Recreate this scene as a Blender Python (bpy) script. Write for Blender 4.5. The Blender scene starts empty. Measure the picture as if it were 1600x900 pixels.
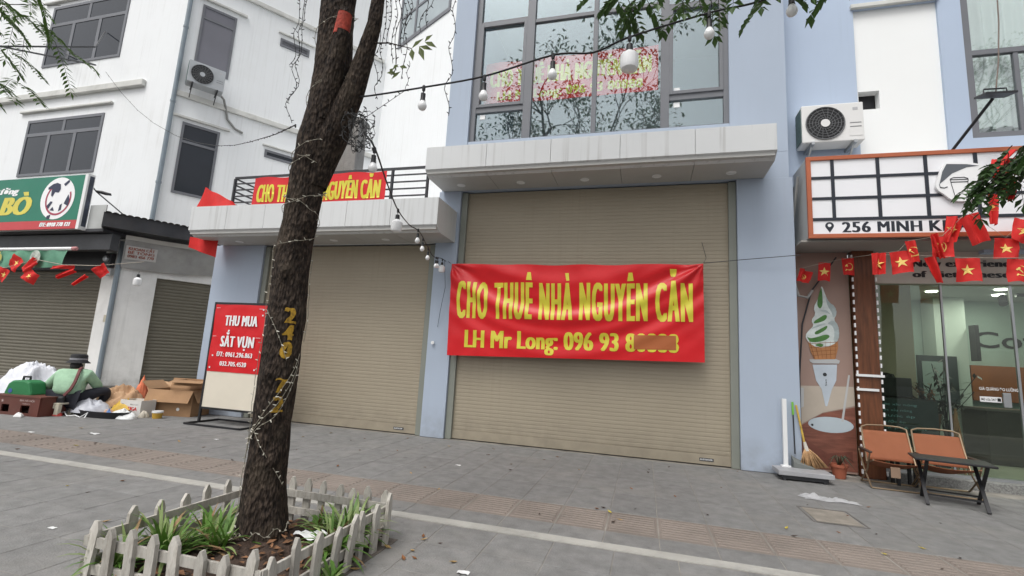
import bpy, bmesh, math, random
from mathutils import Vector, Matrix, noise
random.seed(7)
R = math.radians
scene = bpy.context.scene
COL = scene.collection

# ------------------------------------------------------------------ camera
HC = 1.35
F_PX, PITCH, ROLL, YAW = 751.5, 0.153748, 0.0570607, 0.273966
fw = Vector((-math.sin(YAW)*math.cos(PITCH), math.cos(YAW)*math.cos(PITCH), math.sin(PITCH)))
r0 = fw.cross(Vector((0, 0, 1))).normalized()
u0 = r0.cross(fw)
rt = r0*math.cos(ROLL) + u0*math.sin(ROLL)
up = -r0*math.sin(ROLL) + u0*math.cos(ROLL)
cam = bpy.data.cameras.new('camera')
cam.sensor_width = 36.0
cam.lens = F_PX/1600*36
cam.clip_start = 0.05
cam.clip_end = 2000
camo = bpy.data.objects.new('camera', cam)
m3 = Matrix((rt, up, -fw)).transposed()
camo.matrix_world = Matrix.Translation((0, 0, HC)) @ m3.to_4x4()
COL.objects.link(camo)
scene.camera = camo

# ------------------------------------------------------------------ sky and sun (bright overcast day)
SUN_EL, SUN_AZ = R(60), R(200)      # azimuth clockwise from +Y: behind the camera, a little to the left
world = bpy.data.worlds.new('World')
scene.world = world
world.use_nodes = True
wn, wl = world.node_tree.nodes, world.node_tree.links
wn.clear()
sky = wn.new('ShaderNodeTexSky')
sky.sky_type = 'NISHITA'
sky.sun_disc = False
sky.sun_elevation = SUN_EL
sky.sun_rotation = SUN_AZ
sky.air_density = 1.0
sky.dust_density = 4.0
hs = wn.new('ShaderNodeHueSaturation')
hs.inputs['Saturation'].default_value = 0.14
bg = wn.new('ShaderNodeBackground')
bg.inputs['Strength'].default_value = 0.15
wo = wn.new('ShaderNodeOutputWorld')
wl.new(sky.outputs[0], hs.inputs['Color'])
wl.new(hs.outputs[0], bg.inputs['Color'])
wl.new(bg.outputs[0], wo.inputs['Surface'])
sl = bpy.data.lights.new('sun', 'SUN')
sl.energy = 1.2
sl.angle = R(28)
sl.color = (1.0, 0.975, 0.94)
so = bpy.data.objects.new('sun', sl)
sd = Vector((math.sin(SUN_AZ)*math.cos(SUN_EL), math.cos(SUN_AZ)*math.cos(SUN_EL), math.sin(SUN_EL)))
so.rotation_euler = sd.to_track_quat('Z', 'Y').to_euler()
so.location = (-4, -8, 20)
COL.objects.link(so)
vs = scene.view_settings
vs.view_transform = 'Standard'
vs.look = 'None'
vs.exposure = 0.42
vs.gamma = 1.0
vs.use_curve_mapping = False

# ------------------------------------------------------------------ materials
MATS = {}
def mat(name, col, rough=0.6, var=0.08, vs=1.5, bump=0.0, bs=60.0, metal=0.0, spec=0.4, streak=0.0,
        streakcol=(0.12, 0.12, 0.11), dirt=0.0, dirtcol=(0.1, 0.085, 0.07), ds=0.8, rnd=0.0, emit=0.0, transl=0.0, stretch=(1, 1, 1), zdirt=0.0, spots=0.0):
    if name in MATS: return MATS[name]
    m = bpy.data.materials.new(name); MATS[name] = m
    m.use_nodes = True
    nt = m.node_tree; n, l = nt.nodes, nt.links
    b = n['Principled BSDF']; out = n['Material Output']
    b.inputs['Roughness'].default_value = rough
    b.inputs['Metallic'].default_value = metal
    b.inputs['Specular IOR Level'].default_value = spec
    geo = n.new('ShaderNodeNewGeometry')
    mp = n.new('ShaderNodeMapping'); mp.inputs['Scale'].default_value = stretch
    l.new(geo.outputs['Position'], mp.inputs['Vector'])
    vec = mp.outputs[0]
    c = None
    def rgb(cc): return (*cc, 1)
    def mix(a, bb, fac, mode='MIX'):
        x = n.new('ShaderNodeMix'); x.data_type = 'RGBA'; x.blend_type = mode
        for s, v in ((x.inputs[0], fac), (x.inputs[6], a), (x.inputs[7], bb)):
            if isinstance(v, (tuple, float, int)): s.default_value = v
            else: l.new(v, s)
        return x.outputs[2]
    def nz(scale, detail=5, src=None, rough_=0.6):
        t = n.new('ShaderNodeTexNoise'); t.inputs['Scale'].default_value = scale
        t.inputs['Detail'].default_value = detail; t.inputs['Roughness'].default_value = rough_
        l.new(src or vec, t.inputs['Vector']); return t.outputs['Fac']
    def ramp(f, a, bb):
        t = n.new('ShaderNodeMapRange'); t.inputs[1].default_value = a; t.inputs[2].default_value = bb
        l.new(f, t.inputs[0]); return t.outputs[0]
    if var > 0:
        lo = tuple(max(0, x*(1-var)) for x in col); hi = tuple(min(1, x*(1+var)) for x in col)
        c = mix(rgb(lo), rgb(hi), ramp(nz(vs, 6), 0.3, 0.7))
    else:
        c = mix(rgb(col), rgb(col), 0.0)
    if streak > 0:
        m2 = n.new('ShaderNodeMapping'); m2.inputs['Scale'].default_value = (9, 9, 0.25)
        l.new(geo.outputs['Position'], m2.inputs['Vector'])
        s1 = ramp(nz(1.6, 4, m2.outputs[0]), 0.52, 0.8)
        s2 = ramp(nz(0.7, 3), 0.35, 0.7)
        mu = n.new('ShaderNodeMath'); mu.operation = 'MULTIPLY'; l.new(s1, mu.inputs[0]); l.new(s2, mu.inputs[1])
        mu2 = n.new('ShaderNodeMath'); mu2.operation = 'MULTIPLY'; l.new(mu.outputs[0], mu2.inputs[0]); mu2.inputs[1].default_value = streak
        c = mix(c, rgb(streakcol), mu2.outputs[0])
    if dirt > 0:
        d = ramp(nz(ds, 8, None, 0.7), 0.5, 0.75)
        mu = n.new('ShaderNodeMath'); mu.operation = 'MULTIPLY'; l.new(d, mu.inputs[0]); mu.inputs[1].default_value = dirt
        c = mix(c, rgb(dirtcol), mu.outputs[0])
    if spots > 0:     # trodden-in gum and drips
        for sc_, rad_, wgt in ((2.3, .10, spots), (7.0, .13, spots*.7), (19.0, .16, spots*.5)):
            vo = n.new('ShaderNodeTexVoronoi'); vo.inputs['Scale'].default_value = sc_; l.new(geo.outputs['Position'], vo.inputs['Vector'])
            rp = ramp(vo.outputs['Distance'], rad_, rad_*.45)
            gate = ramp(nz(sc_*.6, 2), .52, .6)
            mu = n.new('ShaderNodeMath'); mu.operation = 'MULTIPLY'; l.new(rp, mu.inputs[0]); l.new(gate, mu.inputs[1])
            mu2 = n.new('ShaderNodeMath'); mu2.operation = 'MULTIPLY'; l.new(mu.outputs[0], mu2.inputs[0]); mu2.inputs[1].default_value = wgt
            c = mix(c, (0.075, 0.072, 0.068, 1), mu2.outputs[0])
    if zdirt > 0:      # splash grime that climbs the foot of a wall
        sx = n.new('ShaderNodeSeparateXYZ'); l.new(geo.outputs['Position'], sx.inputs[0])
        z = ramp(sx.outputs[2], 0.55, 0.0)
        mu = n.new('ShaderNodeMath'); mu.operation = 'MULTIPLY'; l.new(z, mu.inputs[0]); l.new(ramp(nz(5, 6), 0.3, 0.75), mu.inputs[1])
        mu2 = n.new('ShaderNodeMath'); mu2.operation = 'MULTIPLY'; l.new(mu.outputs[0], mu2.inputs[0]); mu2.inputs[1].default_value = zdirt
        c = mix(c, (0.13, 0.115, 0.095, 1), mu2.outputs[0])
    if rnd > 0:
        oi = n.new('ShaderNodeObjectInfo')
        h = n.new('ShaderNodeHueSaturation')
        h.inputs['Value'].default_value = 1
        l.new(ramp(oi.outputs['Random'], 0, 1), h.inputs['Fac']); h.inputs['Fac'].default_value = 1
        mr = n.new('ShaderNodeMapRange'); mr.inputs[3].default_value = 1-rnd; mr.inputs[4].default_value = 1+rnd
        l.new(oi.outputs['Random'], mr.inputs[0]); l.new(mr.outputs[0], h.inputs['Value'])
        for lk in list(h.inputs['Fac'].links): l.remove(lk)
        l.new(c, h.inputs['Color']); c = h.outputs[0]
    l.new(c, b.inputs['Base Color'])
    rr = n.new('ShaderNodeMapRange'); rr.inputs[3].default_value = max(0.02, rough-0.08); rr.inputs[4].default_value = min(1, rough+0.1)
    l.new(nz(vs*3+2, 3), rr.inputs[0]); l.new(rr.outputs[0], b.inputs['Roughness'])
    if bump > 0:
        bp = n.new('ShaderNodeBump'); bp.inputs['Strength'].default_value = bump; bp.inputs['Distance'].default_value = 0.02
        l.new(nz(bs, 6), bp.inputs['Height']); l.new(bp.outputs[0], b.inputs['Normal'])
    if emit > 0:
        b.inputs['Emission Color'].default_value = rgb(col); b.inputs['Emission Strength'].default_value = emit
    if transl > 0:
        t = n.new('ShaderNodeBsdfTranslucent'); l.new(c, t.inputs['Color'])
        ms = n.new('ShaderNodeMixShader'); ms.inputs[0].default_value = transl
        l.new(b.outputs[0], ms.inputs[1]); l.new(t.outputs[0], ms.inputs[2]); l.new(ms.outputs[0], out.inputs['Surface'])
    return m

def glass(name, refl, tint, rough=0.01, gcol=(1, 1, 1)):
    if name in MATS: return MATS[name]
    m = bpy.data.materials.new(name); MATS[name] = m
    m.use_nodes = True
    n, l = m.node_tree.nodes, m.node_tree.links
    n.remove(n['Principled BSDF'])
    g = n.new('ShaderNodeBsdfGlossy'); g.inputs['Roughness'].default_value = rough; g.inputs['Color'].default_value = (*gcol, 1)
    t = n.new('ShaderNodeBsdfTransparent'); t.inputs['Color'].default_value = (*tint, 1)
    nzz = n.new('ShaderNodeTexNoise'); nzz.inputs['Scale'].default_value = 0.9
    ge = n.new('ShaderNodeNewGeometry'); l.new(ge.outputs['Position'], nzz.inputs['Vector'])
    bp = n.new('ShaderNodeBump'); bp.inputs['Strength'].default_value = 0.03; bp.inputs['Distance'].default_value = 0.05
    l.new(nzz.outputs['Fac'], bp.inputs['Height']); l.new(bp.outputs[0], g.inputs['Normal'])
    ms = n.new('ShaderNodeMixShader'); ms.inputs[0].default_value = refl
    l.new(t.outputs[0], ms.inputs[1]); l.new(g.outputs[0], ms.inputs[2])
    l.new(ms.outputs[0], n['Material Output'].inputs['Surface'])
    return m

# ------------------------------------------------------------------ mesh helpers
def wmat(o):
    m = o.matrix_basis.copy()
    while o.parent:
        o = o.parent; m = o.matrix_basis @ m
    return m

class MB:
    def __init__(s): s.v = []; s.f = []; s.mi = []; s.cur = 0
    def add(s, vs, fs):
        k = len(s.v); s.v += [tuple(p) for p in vs]
        for f in fs: s.f.append(tuple(i+k for i in f)); s.mi.append(s.cur)
        return s
    def box(s, x0, x1, y0, y1, z0, z1):
        return s.add([(x0,y0,z0),(x1,y0,z0),(x1,y1,z0),(x0,y1,z0),(x0,y0,z1),(x1,y0,z1),(x1,y1,z1),(x0,y1,z1)],
              [(0,3,2,1),(4,5,6,7),(0,1,5,4),(1,2,6,5),(2,3,7,6),(3,0,4,7)])
    def obox(s, c, ax, ay, az):     # centre and three half-axis vectors
        c, ax, ay, az = map(Vector, (c, ax, ay, az))
        vs = [c+ax*i+ay*j+az*k for k in (-1,1) for (i,j) in ((-1,-1),(1,-1),(1,1),(-1,1))]
        return s.add(vs, [(0,3,2,1),(4,5,6,7),(0,1,5,4),(1,2,6,5),(2,3,7,6),(3,0,4,7)])
    def bar(s, a, b, w, h, upv=(0,0,1)):
        a, b = Vector(a), Vector(b); d = (b-a); L = d.length; d.normalize(); u = Vector(upv)
        if abs(d.dot(u)) > 0.98: u = Vector((0,1,0))
        x = d.cross(u).normalized(); z = x.cross(d)
        return s.obox((a+b)/2, d*L/2, x*w/2, z*h/2)
    def tube(s, pts, rad, n=8, caps=True):
        pts = [Vector(p) for p in pts]; k = len(pts)
        rs = rad if isinstance(rad, (list, tuple)) else [rad]*k
        vs, fs = [], []; x = None
        for i, p in enumerate(pts):
            d = (pts[min(i+1,k-1)]-pts[max(i-1,0)]).normalized()
            if x is None:
                u = Vector((0,0,1)) if abs(d.z) < 0.9 else Vector((1,0,0)); x = d.cross(u).normalized()
            else: x = (x-d*x.dot(d)).normalized()
            y = d.cross(x)
            for j in range(n):
                a = 2*math.pi*j/n; vs.append(p+(x*math.cos(a)+y*math.sin(a))*rs[i])
        for i in range(k-1):
            for j in range(n):
                a, b = i*n+j, i*n+(j+1)%n; fs.append((a, b, b+n, a+n))
        if caps: fs.append(tuple(range(n-1,-1,-1))); fs.append(tuple((k-1)*n+j for j in range(n)))
        return s.add(vs, fs)
    def lathe(s, c, prof, n=16, axis='z'):
        c = Vector(c); vs, fs = [], []
        for (r, h) in prof:
            for j in range(n):
                a = 2*math.pi*j/n; ca, sa = r*math.cos(a), r*math.sin(a)
                vs.append(c+Vector({'z':(ca,sa,h),'y':(ca,-h,sa),'x':(h,ca,sa)}[axis]))
        k = len(prof)
        for i in range(k-1):
            for j in range(n):
                a, b = i*n+j, i*n+(j+1)%n; fs.append((a,b,b+n,a+n))
        if prof[0][0] > 1e-4: fs.append(tuple(range(n-1,-1,-1)))
        if prof[-1][0] > 1e-4: fs.append(tuple((k-1)*n+j for j in range(n)))
        return s.add(vs, fs)
    def prism(s, poly, f0, f1):     # poly 2D points; f0,f1 map (a,b) to 3D for the two faces
        k = len(poly)
        vs = [f0(*p) for p in poly]+[f1(*p) for p in poly]
        fs = [tuple(range(k)), tuple(range(2*k-1,k-1,-1))]+[(i,i+k,(i+1)%k+k,(i+1)%k) for i in range(k)]
        return s.add(vs, fs)
    def grid(s, fn, nu, nv):
        vs = [fn(i/nu, j/nv) for j in range(nv+1) for i in range(nu+1)]
        fs = [(j*(nu+1)+i, j*(nu+1)+i+1, (j+1)*(nu+1)+i+1, (j+1)*(nu+1)+i) for j in range(nv) for i in range(nu)]
        return s.add(vs, fs)
    def mesh(s, name, mats):
        me = bpy.data.meshes.new(name)
        me.from_pydata(s.v, [], s.f)
        for m in (mats if isinstance(mats, (list, tuple)) else [mats]): me.materials.append(m)
        if len(me.materials) > 1: me.polygons.foreach_set('material_index', s.mi)
        me.update(); return me
    def build(s, name, mats, parent=None, smooth=False, local=False, bevel=0.0, fix=True):
        if parent is not None and not local:
            inv = wmat(parent).inverted()
            s.v = [tuple(inv @ Vector(p)) for p in s.v]
        me = s.mesh(name, mats)
        if fix:
            bm = bmesh.new(); bm.from_mesh(me); bmesh.ops.recalc_face_normals(bm, faces=bm.faces); bm.to_mesh(me); bm.free()
        o = bpy.data.objects.new(name, me); COL.objects.link(o)
        if parent is not None: o.parent = parent
        if smooth:
            me.polygons.foreach_set('use_smooth', [True]*len(me.polygons))
            if smooth != 'all': 
                me.set_sharp_from_angle(angle=R(40))
        if bevel:
            b = o.modifiers.new('bevel', 'BEVEL'); b.width = bevel; b.segments = 2; b.limit_method = 'ANGLE'
        return o

def T(name, label, cat, loc=(0,0,0), rz=0.0, group=None):
    o = bpy.data.objects.new(name, None); COL.objects.link(o)
    o.empty_display_size = 0.1
    o.location = loc; o.rotation_euler = (0, 0, rz)
    o['label'] = label; o['category'] = cat
    if group: o['group'] = group
    return o
def tag(o, label, cat, group=None):
    o['label'] = label; o['category'] = cat
    if group: o['group'] = group
    return o
def struct(o): o['kind'] = 'structure'; return o
def stuff(o): o['kind'] = 'stuff'; return o
def inst(me, name, parent=None, loc=(0,0,0), rot=(0,0,0)):
    o = bpy.data.objects.new(name, me); COL.objects.link(o); o.location = loc; o.rotation_euler = rot
    if parent is not None: o.parent = parent
    return o

_tc = {}
def text2d(s, bold=0.0, spacing=1.0):
    """outline of a line of text in the built-in font: (verts, faces, width, cap height)"""
    k = (s, bold, spacing)
    if k in _tc: return _tc[k]
    cu = bpy.data.curves.new('t', 'FONT'); cu.body = s; cu.offset = bold; cu.resolution_u = 3; cu.space_character = spacing
    o = bpy.data.objects.new('t', cu); COL.objects.link(o)
    dg = bpy.context.evaluated_depsgraph_get()
    me = bpy.data.meshes.new_from_object(o.evaluated_get(dg))
    vs = [(v.co.x, v.co.y) for v in me.vertices]; fs = [tuple(p.vertices) for p in me.polygons]
    bpy.data.objects.remove(o); bpy.data.curves.remove(cu); bpy.data.meshes.remove(me)
    _tc[k] = (vs, fs); return _tc[k]
CAP = None
def lettering(mb, s, fn, x0, x1, z0, z1, bold=0.02, cut=0, spacing=1.0, fat=0.0, dn=(0, -1, 0)):
    """lay a line of text between x0..x1, baseline z0, capital height up to z1; fn(x,z)->3D; cut = grid step for curved ground"""
    global CAP
    if CAP is None:
        hv = text2d('H')[0]; CAP = max(p[1] for p in hv)
    vs, fs = text2d(s, bold, spacing)
    xa, xb = min(p[0] for p in vs), max(p[0] for p in vs)
    sx = (x1-x0)/(xb-xa); sz = (z1-z0)/CAP
    x0 += fat; sx = (x1-fat-x0)/(xb-xa)
    P = [(x0+(p[0]-xa)*sx, z0+p[1]*sz) for p in vs]
    if cut:
        bm = bmesh.new(); bv = [bm.verts.new((p[0], 0, p[1])) for p in P]
        for f in fs:
            try: bm.faces.new([bv[i] for i in f])
            except ValueError: pass
        x = math.ceil(x0/cut)*cut
        while x < x1:
            bmesh.ops.bisect_plane(bm, geom=bm.verts[:]+bm.edges[:]+bm.faces[:], plane_co=(x,0,0), plane_no=(1,0,0)); x += cut
        zz = [p[1] for p in P]; z = math.ceil(min(zz)/cut)*cut
        while z < max(zz):
            bmesh.ops.bisect_plane(bm, geom=bm.verts[:]+bm.edges[:]+bm.faces[:], plane_co=(0,0,z), plane_no=(0,0,1)); z += cut
        bm.verts.index_update()
        P = [(v.co.x, v.co.z) for v in bm.verts]; fs = [tuple(v.index for v in f.verts) for f in bm.faces]; bm.free()
    if fat:      # heavy lettering: the outline printed again a little to each side
        dn = Vector(dn)
        for i in range(5):
            dx = fat*(i-2)/2; mb.add([Vector(fn(p[0]+dx, p[1]))+dn*0.0004*i for p in P], fs)
    else: mb.add([fn(*p) for p in P], fs)

def star(mb, fn, cx, cz, r):
    pts = [(cx+(r if i%2==0 else r*0.382)*math.sin(i*math.pi/5), cz+(r if i%2==0 else r*0.382)*math.cos(i*math.pi/5)) for i in range(10)]
    k = [fn(cx, cz)]+[fn(*p) for p in pts]
    mb.add(k, [(0, i+1, (i+1)%10+1) for i in range(10)])
def hammer_sickle(mb, fn, cx, cz, r):
    o, inn = [], []
    for i in range(13):
        a = R(98)-R(238)*i/12; t = i/12
        w = 0.28*math.sin(math.pi*min(1, t*0.9+0.06))
        o.append((cx+r*math.cos(a), cz+r*math.sin(a))); inn.append((cx+r*(1-w)*math.cos(a)+r*0.02, cz+r*(1-w)*math.sin(a)))
    vs = [fn(*p) for p in o]+[fn(*p) for p in inn]
    mb.add(vs, [(i, i+1, i+14, i+13) for i in range(12)])
    def q(ax, az, bx, bz, w):
        d = Vector((bx-ax, bz-az)).normalized(); nx, nz_ = -d.y*w, d.x*w
        mb.add([fn(cx+r*(ax+nx), cz+r*(az+nz_)), fn(cx+r*(ax-nx), cz+r*(az-nz_)), fn(cx+r*(bx-nx), cz+r*(bz-nz_)), fn(cx+r*(bx+nx), cz+r*(bz+nz_))], [(0,1,2,3)])
    q(-0.85, -1.05, -0.5, -0.68, 0.1)        # sickle grip
    q(0.7, -0.9, -0.4, 0.3, 0.085)         # hammer handle
    q(-0.72, 0.1, -0.22, 0.6, 0.16)         # hammer head
# ------------------------------------------------------------------ named materials
M_slab = mat('paving_stone', (0.188, 0.186, 0.181), 0.78, 0.2, 7.0, 0.45, 70, rnd=0.05, dirt=0.75, dirtcol=(0.25, 0.238, 0.217), ds=0.8, spots=0.55)
M_field = mat('paving_far', (0.23, 0.232, 0.23), 0.8, 0.16, 1.1, 0.2, 60)
M_joint = mat('paving_joint', (0.24, 0.225, 0.20), 0.95, 0.35, 3, 0.3, 60)
M_tact = mat('tactile_concrete', (0.205, 0.172, 0.148), 0.8, 0.14, 2.0, 0.3, 90, rnd=0.08, dirt=0.6, dirtcol=(0.14, 0.125, 0.112), ds=1.1, spots=0.4)
M_line = mat('pale_stone_line', (0.37, 0.36, 0.33), 0.8, 0.15, 3, 0.2, 80, dirt=0.8, dirtcol=(0.21, 0.205, 0.19), ds=2.2)
M_asph = mat('asphalt', (0.055, 0.055, 0.056), 0.85, 0.2, 3, 0.4, 120)
M_blue = mat('blue_grey_wall_paint', (0.385, 0.445, 0.535), 0.75, 0.03, 0.7, 0.06, 140, streak=0.4, streakcol=(0.33, 0.36, 0.42), dirt=0.25, dirtcol=(0.36, 0.4, 0.47), ds=0.45, zdirt=0.55)
M_blue2 = mat('pale_blue_wall_paint', (0.43, 0.51, 0.635), 0.8, 0.03, 0.6, 0.06, 140, streak=0.4, streakcol=(0.35, 0.41, 0.5), dirt=0.2, dirtcol=(0.38, 0.44, 0.53), ds=0.45, zdirt=0.4)
M_white = mat('white_wall_paint', (0.80, 0.815, 0.82), 0.8, 0.025, 0.5, 0.06, 120, streak=0.6, streakcol=(0.52, 0.52, 0.5), dirt=0.3, dirtcol=(0.6, 0.6, 0.58), ds=0.5, zdirt=0.5)
M_white2 = mat('white_wall_clean', (0.84, 0.85, 0.84), 0.8, 0.02, 0.5, 0.04, 120, streak=0.06, streakcol=(0.6, 0.6, 0.58))
M_mould = mat('wall_moulding', (0.60, 0.60, 0.57), 0.8, 0.12, 2.0, 0.1, 80, dirt=0.6, dirtcol=(0.36, 0.35, 0.32), ds=1.2)
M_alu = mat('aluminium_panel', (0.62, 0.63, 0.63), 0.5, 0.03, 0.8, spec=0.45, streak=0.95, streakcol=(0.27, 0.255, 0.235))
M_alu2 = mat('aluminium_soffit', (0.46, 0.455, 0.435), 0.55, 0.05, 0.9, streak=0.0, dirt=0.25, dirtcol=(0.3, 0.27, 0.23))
M_shut = mat('shutter_beige', (0.335, 0.29, 0.217), 0.5, 0.05, 0.7, spec=0.35, dirt=0.35, dirtcol=(0.26, 0.22, 0.16), ds=0.5, streak=0.35, streakcol=(0.235, 0.195, 0.14), zdirt=0.5)
M_shut2 = mat('shutter_old_shaded', (0.155, 0.142, 0.11), 0.55, 0.08, 0.9, dirt=0.3, dirtcol=(0.17, 0.15, 0.12))  # old shutter's base colour darkened to stand in for deep porch shade
M_rail = mat('shutter_guide', (0.215, 0.225, 0.195), 0.5, 0.06, 1.0)
M_dark = mat('dark_metal', (0.035, 0.036, 0.04), 0.45, 0.15, 4)
M_black = mat('black_plastic', (0.016, 0.016, 0.018), 0.45, 0.1, 4)
M_frame = mat('grey_window_frame', (0.155, 0.16, 0.175), 0.45, 0.06, 2)
M_pipe = mat('grey_pvc_pipe', (0.22, 0.265, 0.30), 0.5, 0.08, 2, dirt=0.3)
M_wdark = mat('dark_window_glass', (0.020, 0.024, 0.032), 0.06, 0.1, 1, spec=0.4)
M_shade = mat('grey_window_shade', (0.17, 0.17, 0.195), 0.7, 0.06, 1)
M_upglass = glass('reflective_window_glass', 0.15, (0.93, 0.97, 0.97), 0.008, (0.86, 0.96, 1.0))
M_shopglass = glass('shop_glass', 0.055, (0.80, 0.86, 0.80), 0.005)
M_room = mat('room_plaster', (0.6, 0.62, 0.62), 0.9, 0.04, 1)
M_red = mat('red_vinyl', (0.62, 0.011, 0.016), 0.34, 0.08, 1.2, spec=0.4, bump=0.05, bs=14)
M_yel = mat('yellow_print', (0.66, 0.58, 0.045), 0.42, 0.08, 3, spec=0.5)
M_flagred = mat('red_flag_cloth', (0.66, 0.025, 0.022), 0.7, 0.1, 6, transl=0.25)
M_flagyel = mat('yellow_flag_print', (0.78, 0.55, 0.16), 0.7, 0.1, 6)
M_wpaint = mat('white_print', (0.82, 0.82, 0.82), 0.5, 0.03, 3)
M_wood = mat('varnished_wood', (0.125, 0.045, 0.019), 0.4, 0.45, 3.0, 0.08, 40, stretch=(6, 6, 0.6))
M_conc = mat('old_concrete', (0.25, 0.24, 0.225), 0.9, 0.25, 2.5, 0.5, 30, dirt=0.6, streak=0.5)
M_skin = mat('skin', (0.42, 0.25, 0.17), 0.6, 0.06, 6)
M_steel = mat('steel', (0.42, 0.43, 0.44), 0.35, 0.08, 3, metal=0.8)
M_wplas = mat('white_plastic', (0.74, 0.745, 0.74), 0.4, 0.03, 2, dirt=0.1)
M_bulb = mat('bulb_glass', (0.80, 0.80, 0.80), 0.18, 0.02, 4, spec=0.6)
M_leaf = mat('tree_leaf', (0.055, 0.105, 0.028), 0.45, 0.4, 9, transl=0.35)
M_bark = None

# ------------------------------------------------------------------ ground
g = MB(); g.box(-400, 400, -0.9, 600, -0.5, -0.0045)
pavement = struct(g.build('pavement', M_joint)); pavement['label'] = 'grey stone slab pavement along the shop fronts'
g = MB(); g.box(-400, 400, -600, -1.1, -0.8, -0.14)
road = struct(g.build('road', M_asph))
g = MB(); g.box(-400, 400, -1.1, -0.9, -0.5, 0.0)
struct(g.build('kerb', M_line, bevel=0.01))

def slab_mesh(w, d, name, m):
    b = 0.0035; mb = MB()
    mb.add([(-w/2,-d/2,-0.012),(w/2,-d/2,-0.012),(w/2,d/2,-0.012),(-w/2,d/2,-0.012),
            (-w/2,-d/2,-b*.7),(w/2,-d/2,-b*.7),(w/2,d/2,-b*.7),(-w/2,d/2,-b*.7),
            (-w/2+b,-d/2+b,0),(w/2-b,-d/2+b,0),(w/2-b,d/2-b,0),(-w/2+b,d/2-b,0)],
           [(0,1,5,4),(1,2,6,5),(2,3,7,6),(3,0,4,7),(4,5,9,8),(5,6,10,9),(6,7,11,10),(7,4,8,11),(8,9,10,11)])
    return mb.mesh(name, m)
PX = 0.4345; J = 0.0065
rows_far = [(4.975+0.735*i, 4.975+0.735*(i+1)) for i in range(4)]
rows_strip = [(4.105, 4.39)]
PN = 0.455
rows_near = [(3.955-PN*(i+1), 3.955-PN*i) for i in range(6)]
field = MB()
def lay(rows, pitch, x0, xa, xb, n0, n1, sh):
    for k, (ya, yb) in enumerate(rows):
        me = slab_mesh(pitch-J, yb-ya-J, 'slab', M_slab)
        for i in range(n0, n1):
            cx = x0+(i+0.5)*pitch; cy = (ya+yb)/2
            if xa[k if k < len(xa) else -1] < cx < xb[k if k < len(xb) else -1]:
                inst(me, 'slab', pavement, (cx, cy, random.uniform(-0.0012, 0.0)), (random.uniform(-.0012,.0012), random.uniform(-.0012,.0012), random.uniform(-.003,.003)))
            else: field.box(cx-pitch/2+J/2, cx+pitch/2-J/2, ya+J/2, yb-J/2, -0.012, -0.0005)
lay(rows_far, PX, -0.30, [-8.0], [5.0], -40, 24, 0)
lay(rows_strip, PX, -0.30, [-6.8], [2.2], -40, 24, 0)
lay(rows_near, PN, -0.20, [-6.6, -6.0, -5.2, -4.7, -4.2, -4.0], [1.4, 0.9, 0.4, 0, -0.5, -1.0], -36, 22, 0)
for i in range(7):
    for k in range(-36, 22):
        cx = -0.2+(k+.5)*PN; ya = 3.955-PN*(7+i)
        if ya > -0.9: field.box(cx-PN/2+J/2, cx+PN/2-J/2, ya+J/2, ya+PN-J/2, -0.012, -0.0005)
stuff(field.build('slab_field', M_slab, pavement, fix=False))
tw, td = PX-0.012, 0.575
tb = MB(); tb.box(-tw/2, tw/2, -td/2, td/2, -0.012, -0.004)
for i in range(8):
    y = -td/2+0.03+(td-0.06)*(i+.5)/8; h = 0.017
    tb.add([(-tw/2+.018,y-h,-.004),(tw/2-.018,y-h,-.004),(tw/2-.018,y+h,-.004),(-tw/2+.018,y+h,-.004),(-tw/2+.024,y-h*.6,.003),(tw/2-.024,y-h*.6,.003),(tw/2-.024,y+h*.6,.003),(-tw/2+.024,y+h*.6,.003)],
           [(0,1,5,4),(1,2,6,5),(2,3,7,6),(3,0,4,7),(4,5,6,7)])
tme = tb.mesh('tactile_tile', M_tact)
for i in range(-30, 16):
    inst(tme, 'tactile_tile', pavement, (-0.30+(i+.5)*PX, 4.6825, 0), (0, 0, 0))
g = MB(); g.box(-30, 14, 3.968, 4.092, -0.012, 0.002)
stuff_line = g.build('stone_line', M_line, pavement)
# inspection cover let into the slabs
t = T('manhole_cover', 'rough grey concrete inspection cover set into the pavement before the cafe', 'manhole cover', (1.83, 5.82, 0))
g = MB(); g.box(-0.2, 0.2, -0.25, 0.25, 0.0008, 0.006); g.build('lid', mat('cover_concrete', (0.25, 0.225, 0.19), 0.9, 0.25, 6, 0.6, 60), t, local=True, bevel=0.003)
g = MB()
for a in (((-.23,-.28),(.23,-.28)),((.23,-.28),(.23,.28)),((.23,.28),(-.23,.28)),((-.23,.28),(-.23,-.28))):
    g.bar((*a[0], .002), (*a[1], .002), .014, .005)
g.build('rim', mat('cover_rim', (0.14, 0.13, 0.12), .9, .2, 5), t, local=True)

# ------------------------------------------------------------------ main building
FY = 7.93
mb_root = T('shop_house', 'blue grey shop house with two beige roller shutters and big upper window', 'building', (-1.0, FY, 0))
def part(name, m, root, *boxes, bevel=0.0):
    g = MB()
    for b in boxes: g.box(*b)
    return g.build(name, m, root, bevel=bevel)
wall = part('wall', M_blue, mb_root,
     (-3.70, -3.265, FY, 8.25, 4.86, 11.0),          # left pier upstairs
     (1.285, 2.12, FY, 8.25, 4.86, 11.0),            # right pier upstairs
     (-3.70, 2.12, FY+0.003, 8.25, 4.43, 4.86),      # band behind the canopy
     (-3.265, 1.285, FY+0.02, 8.25, 4.86, 5.40),
     (-3.70, -3.45, 8.25, 14.0, 3.9, 11.0),          # side wall of the tower
     (1.87, 2.12, 8.25, 14.0, 3.9, 11.0))
part('pillar', M_blue, mb_root, (-3.74, -3.30, FY, 8.4, 0, 4.43), bevel=0.008)
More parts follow.
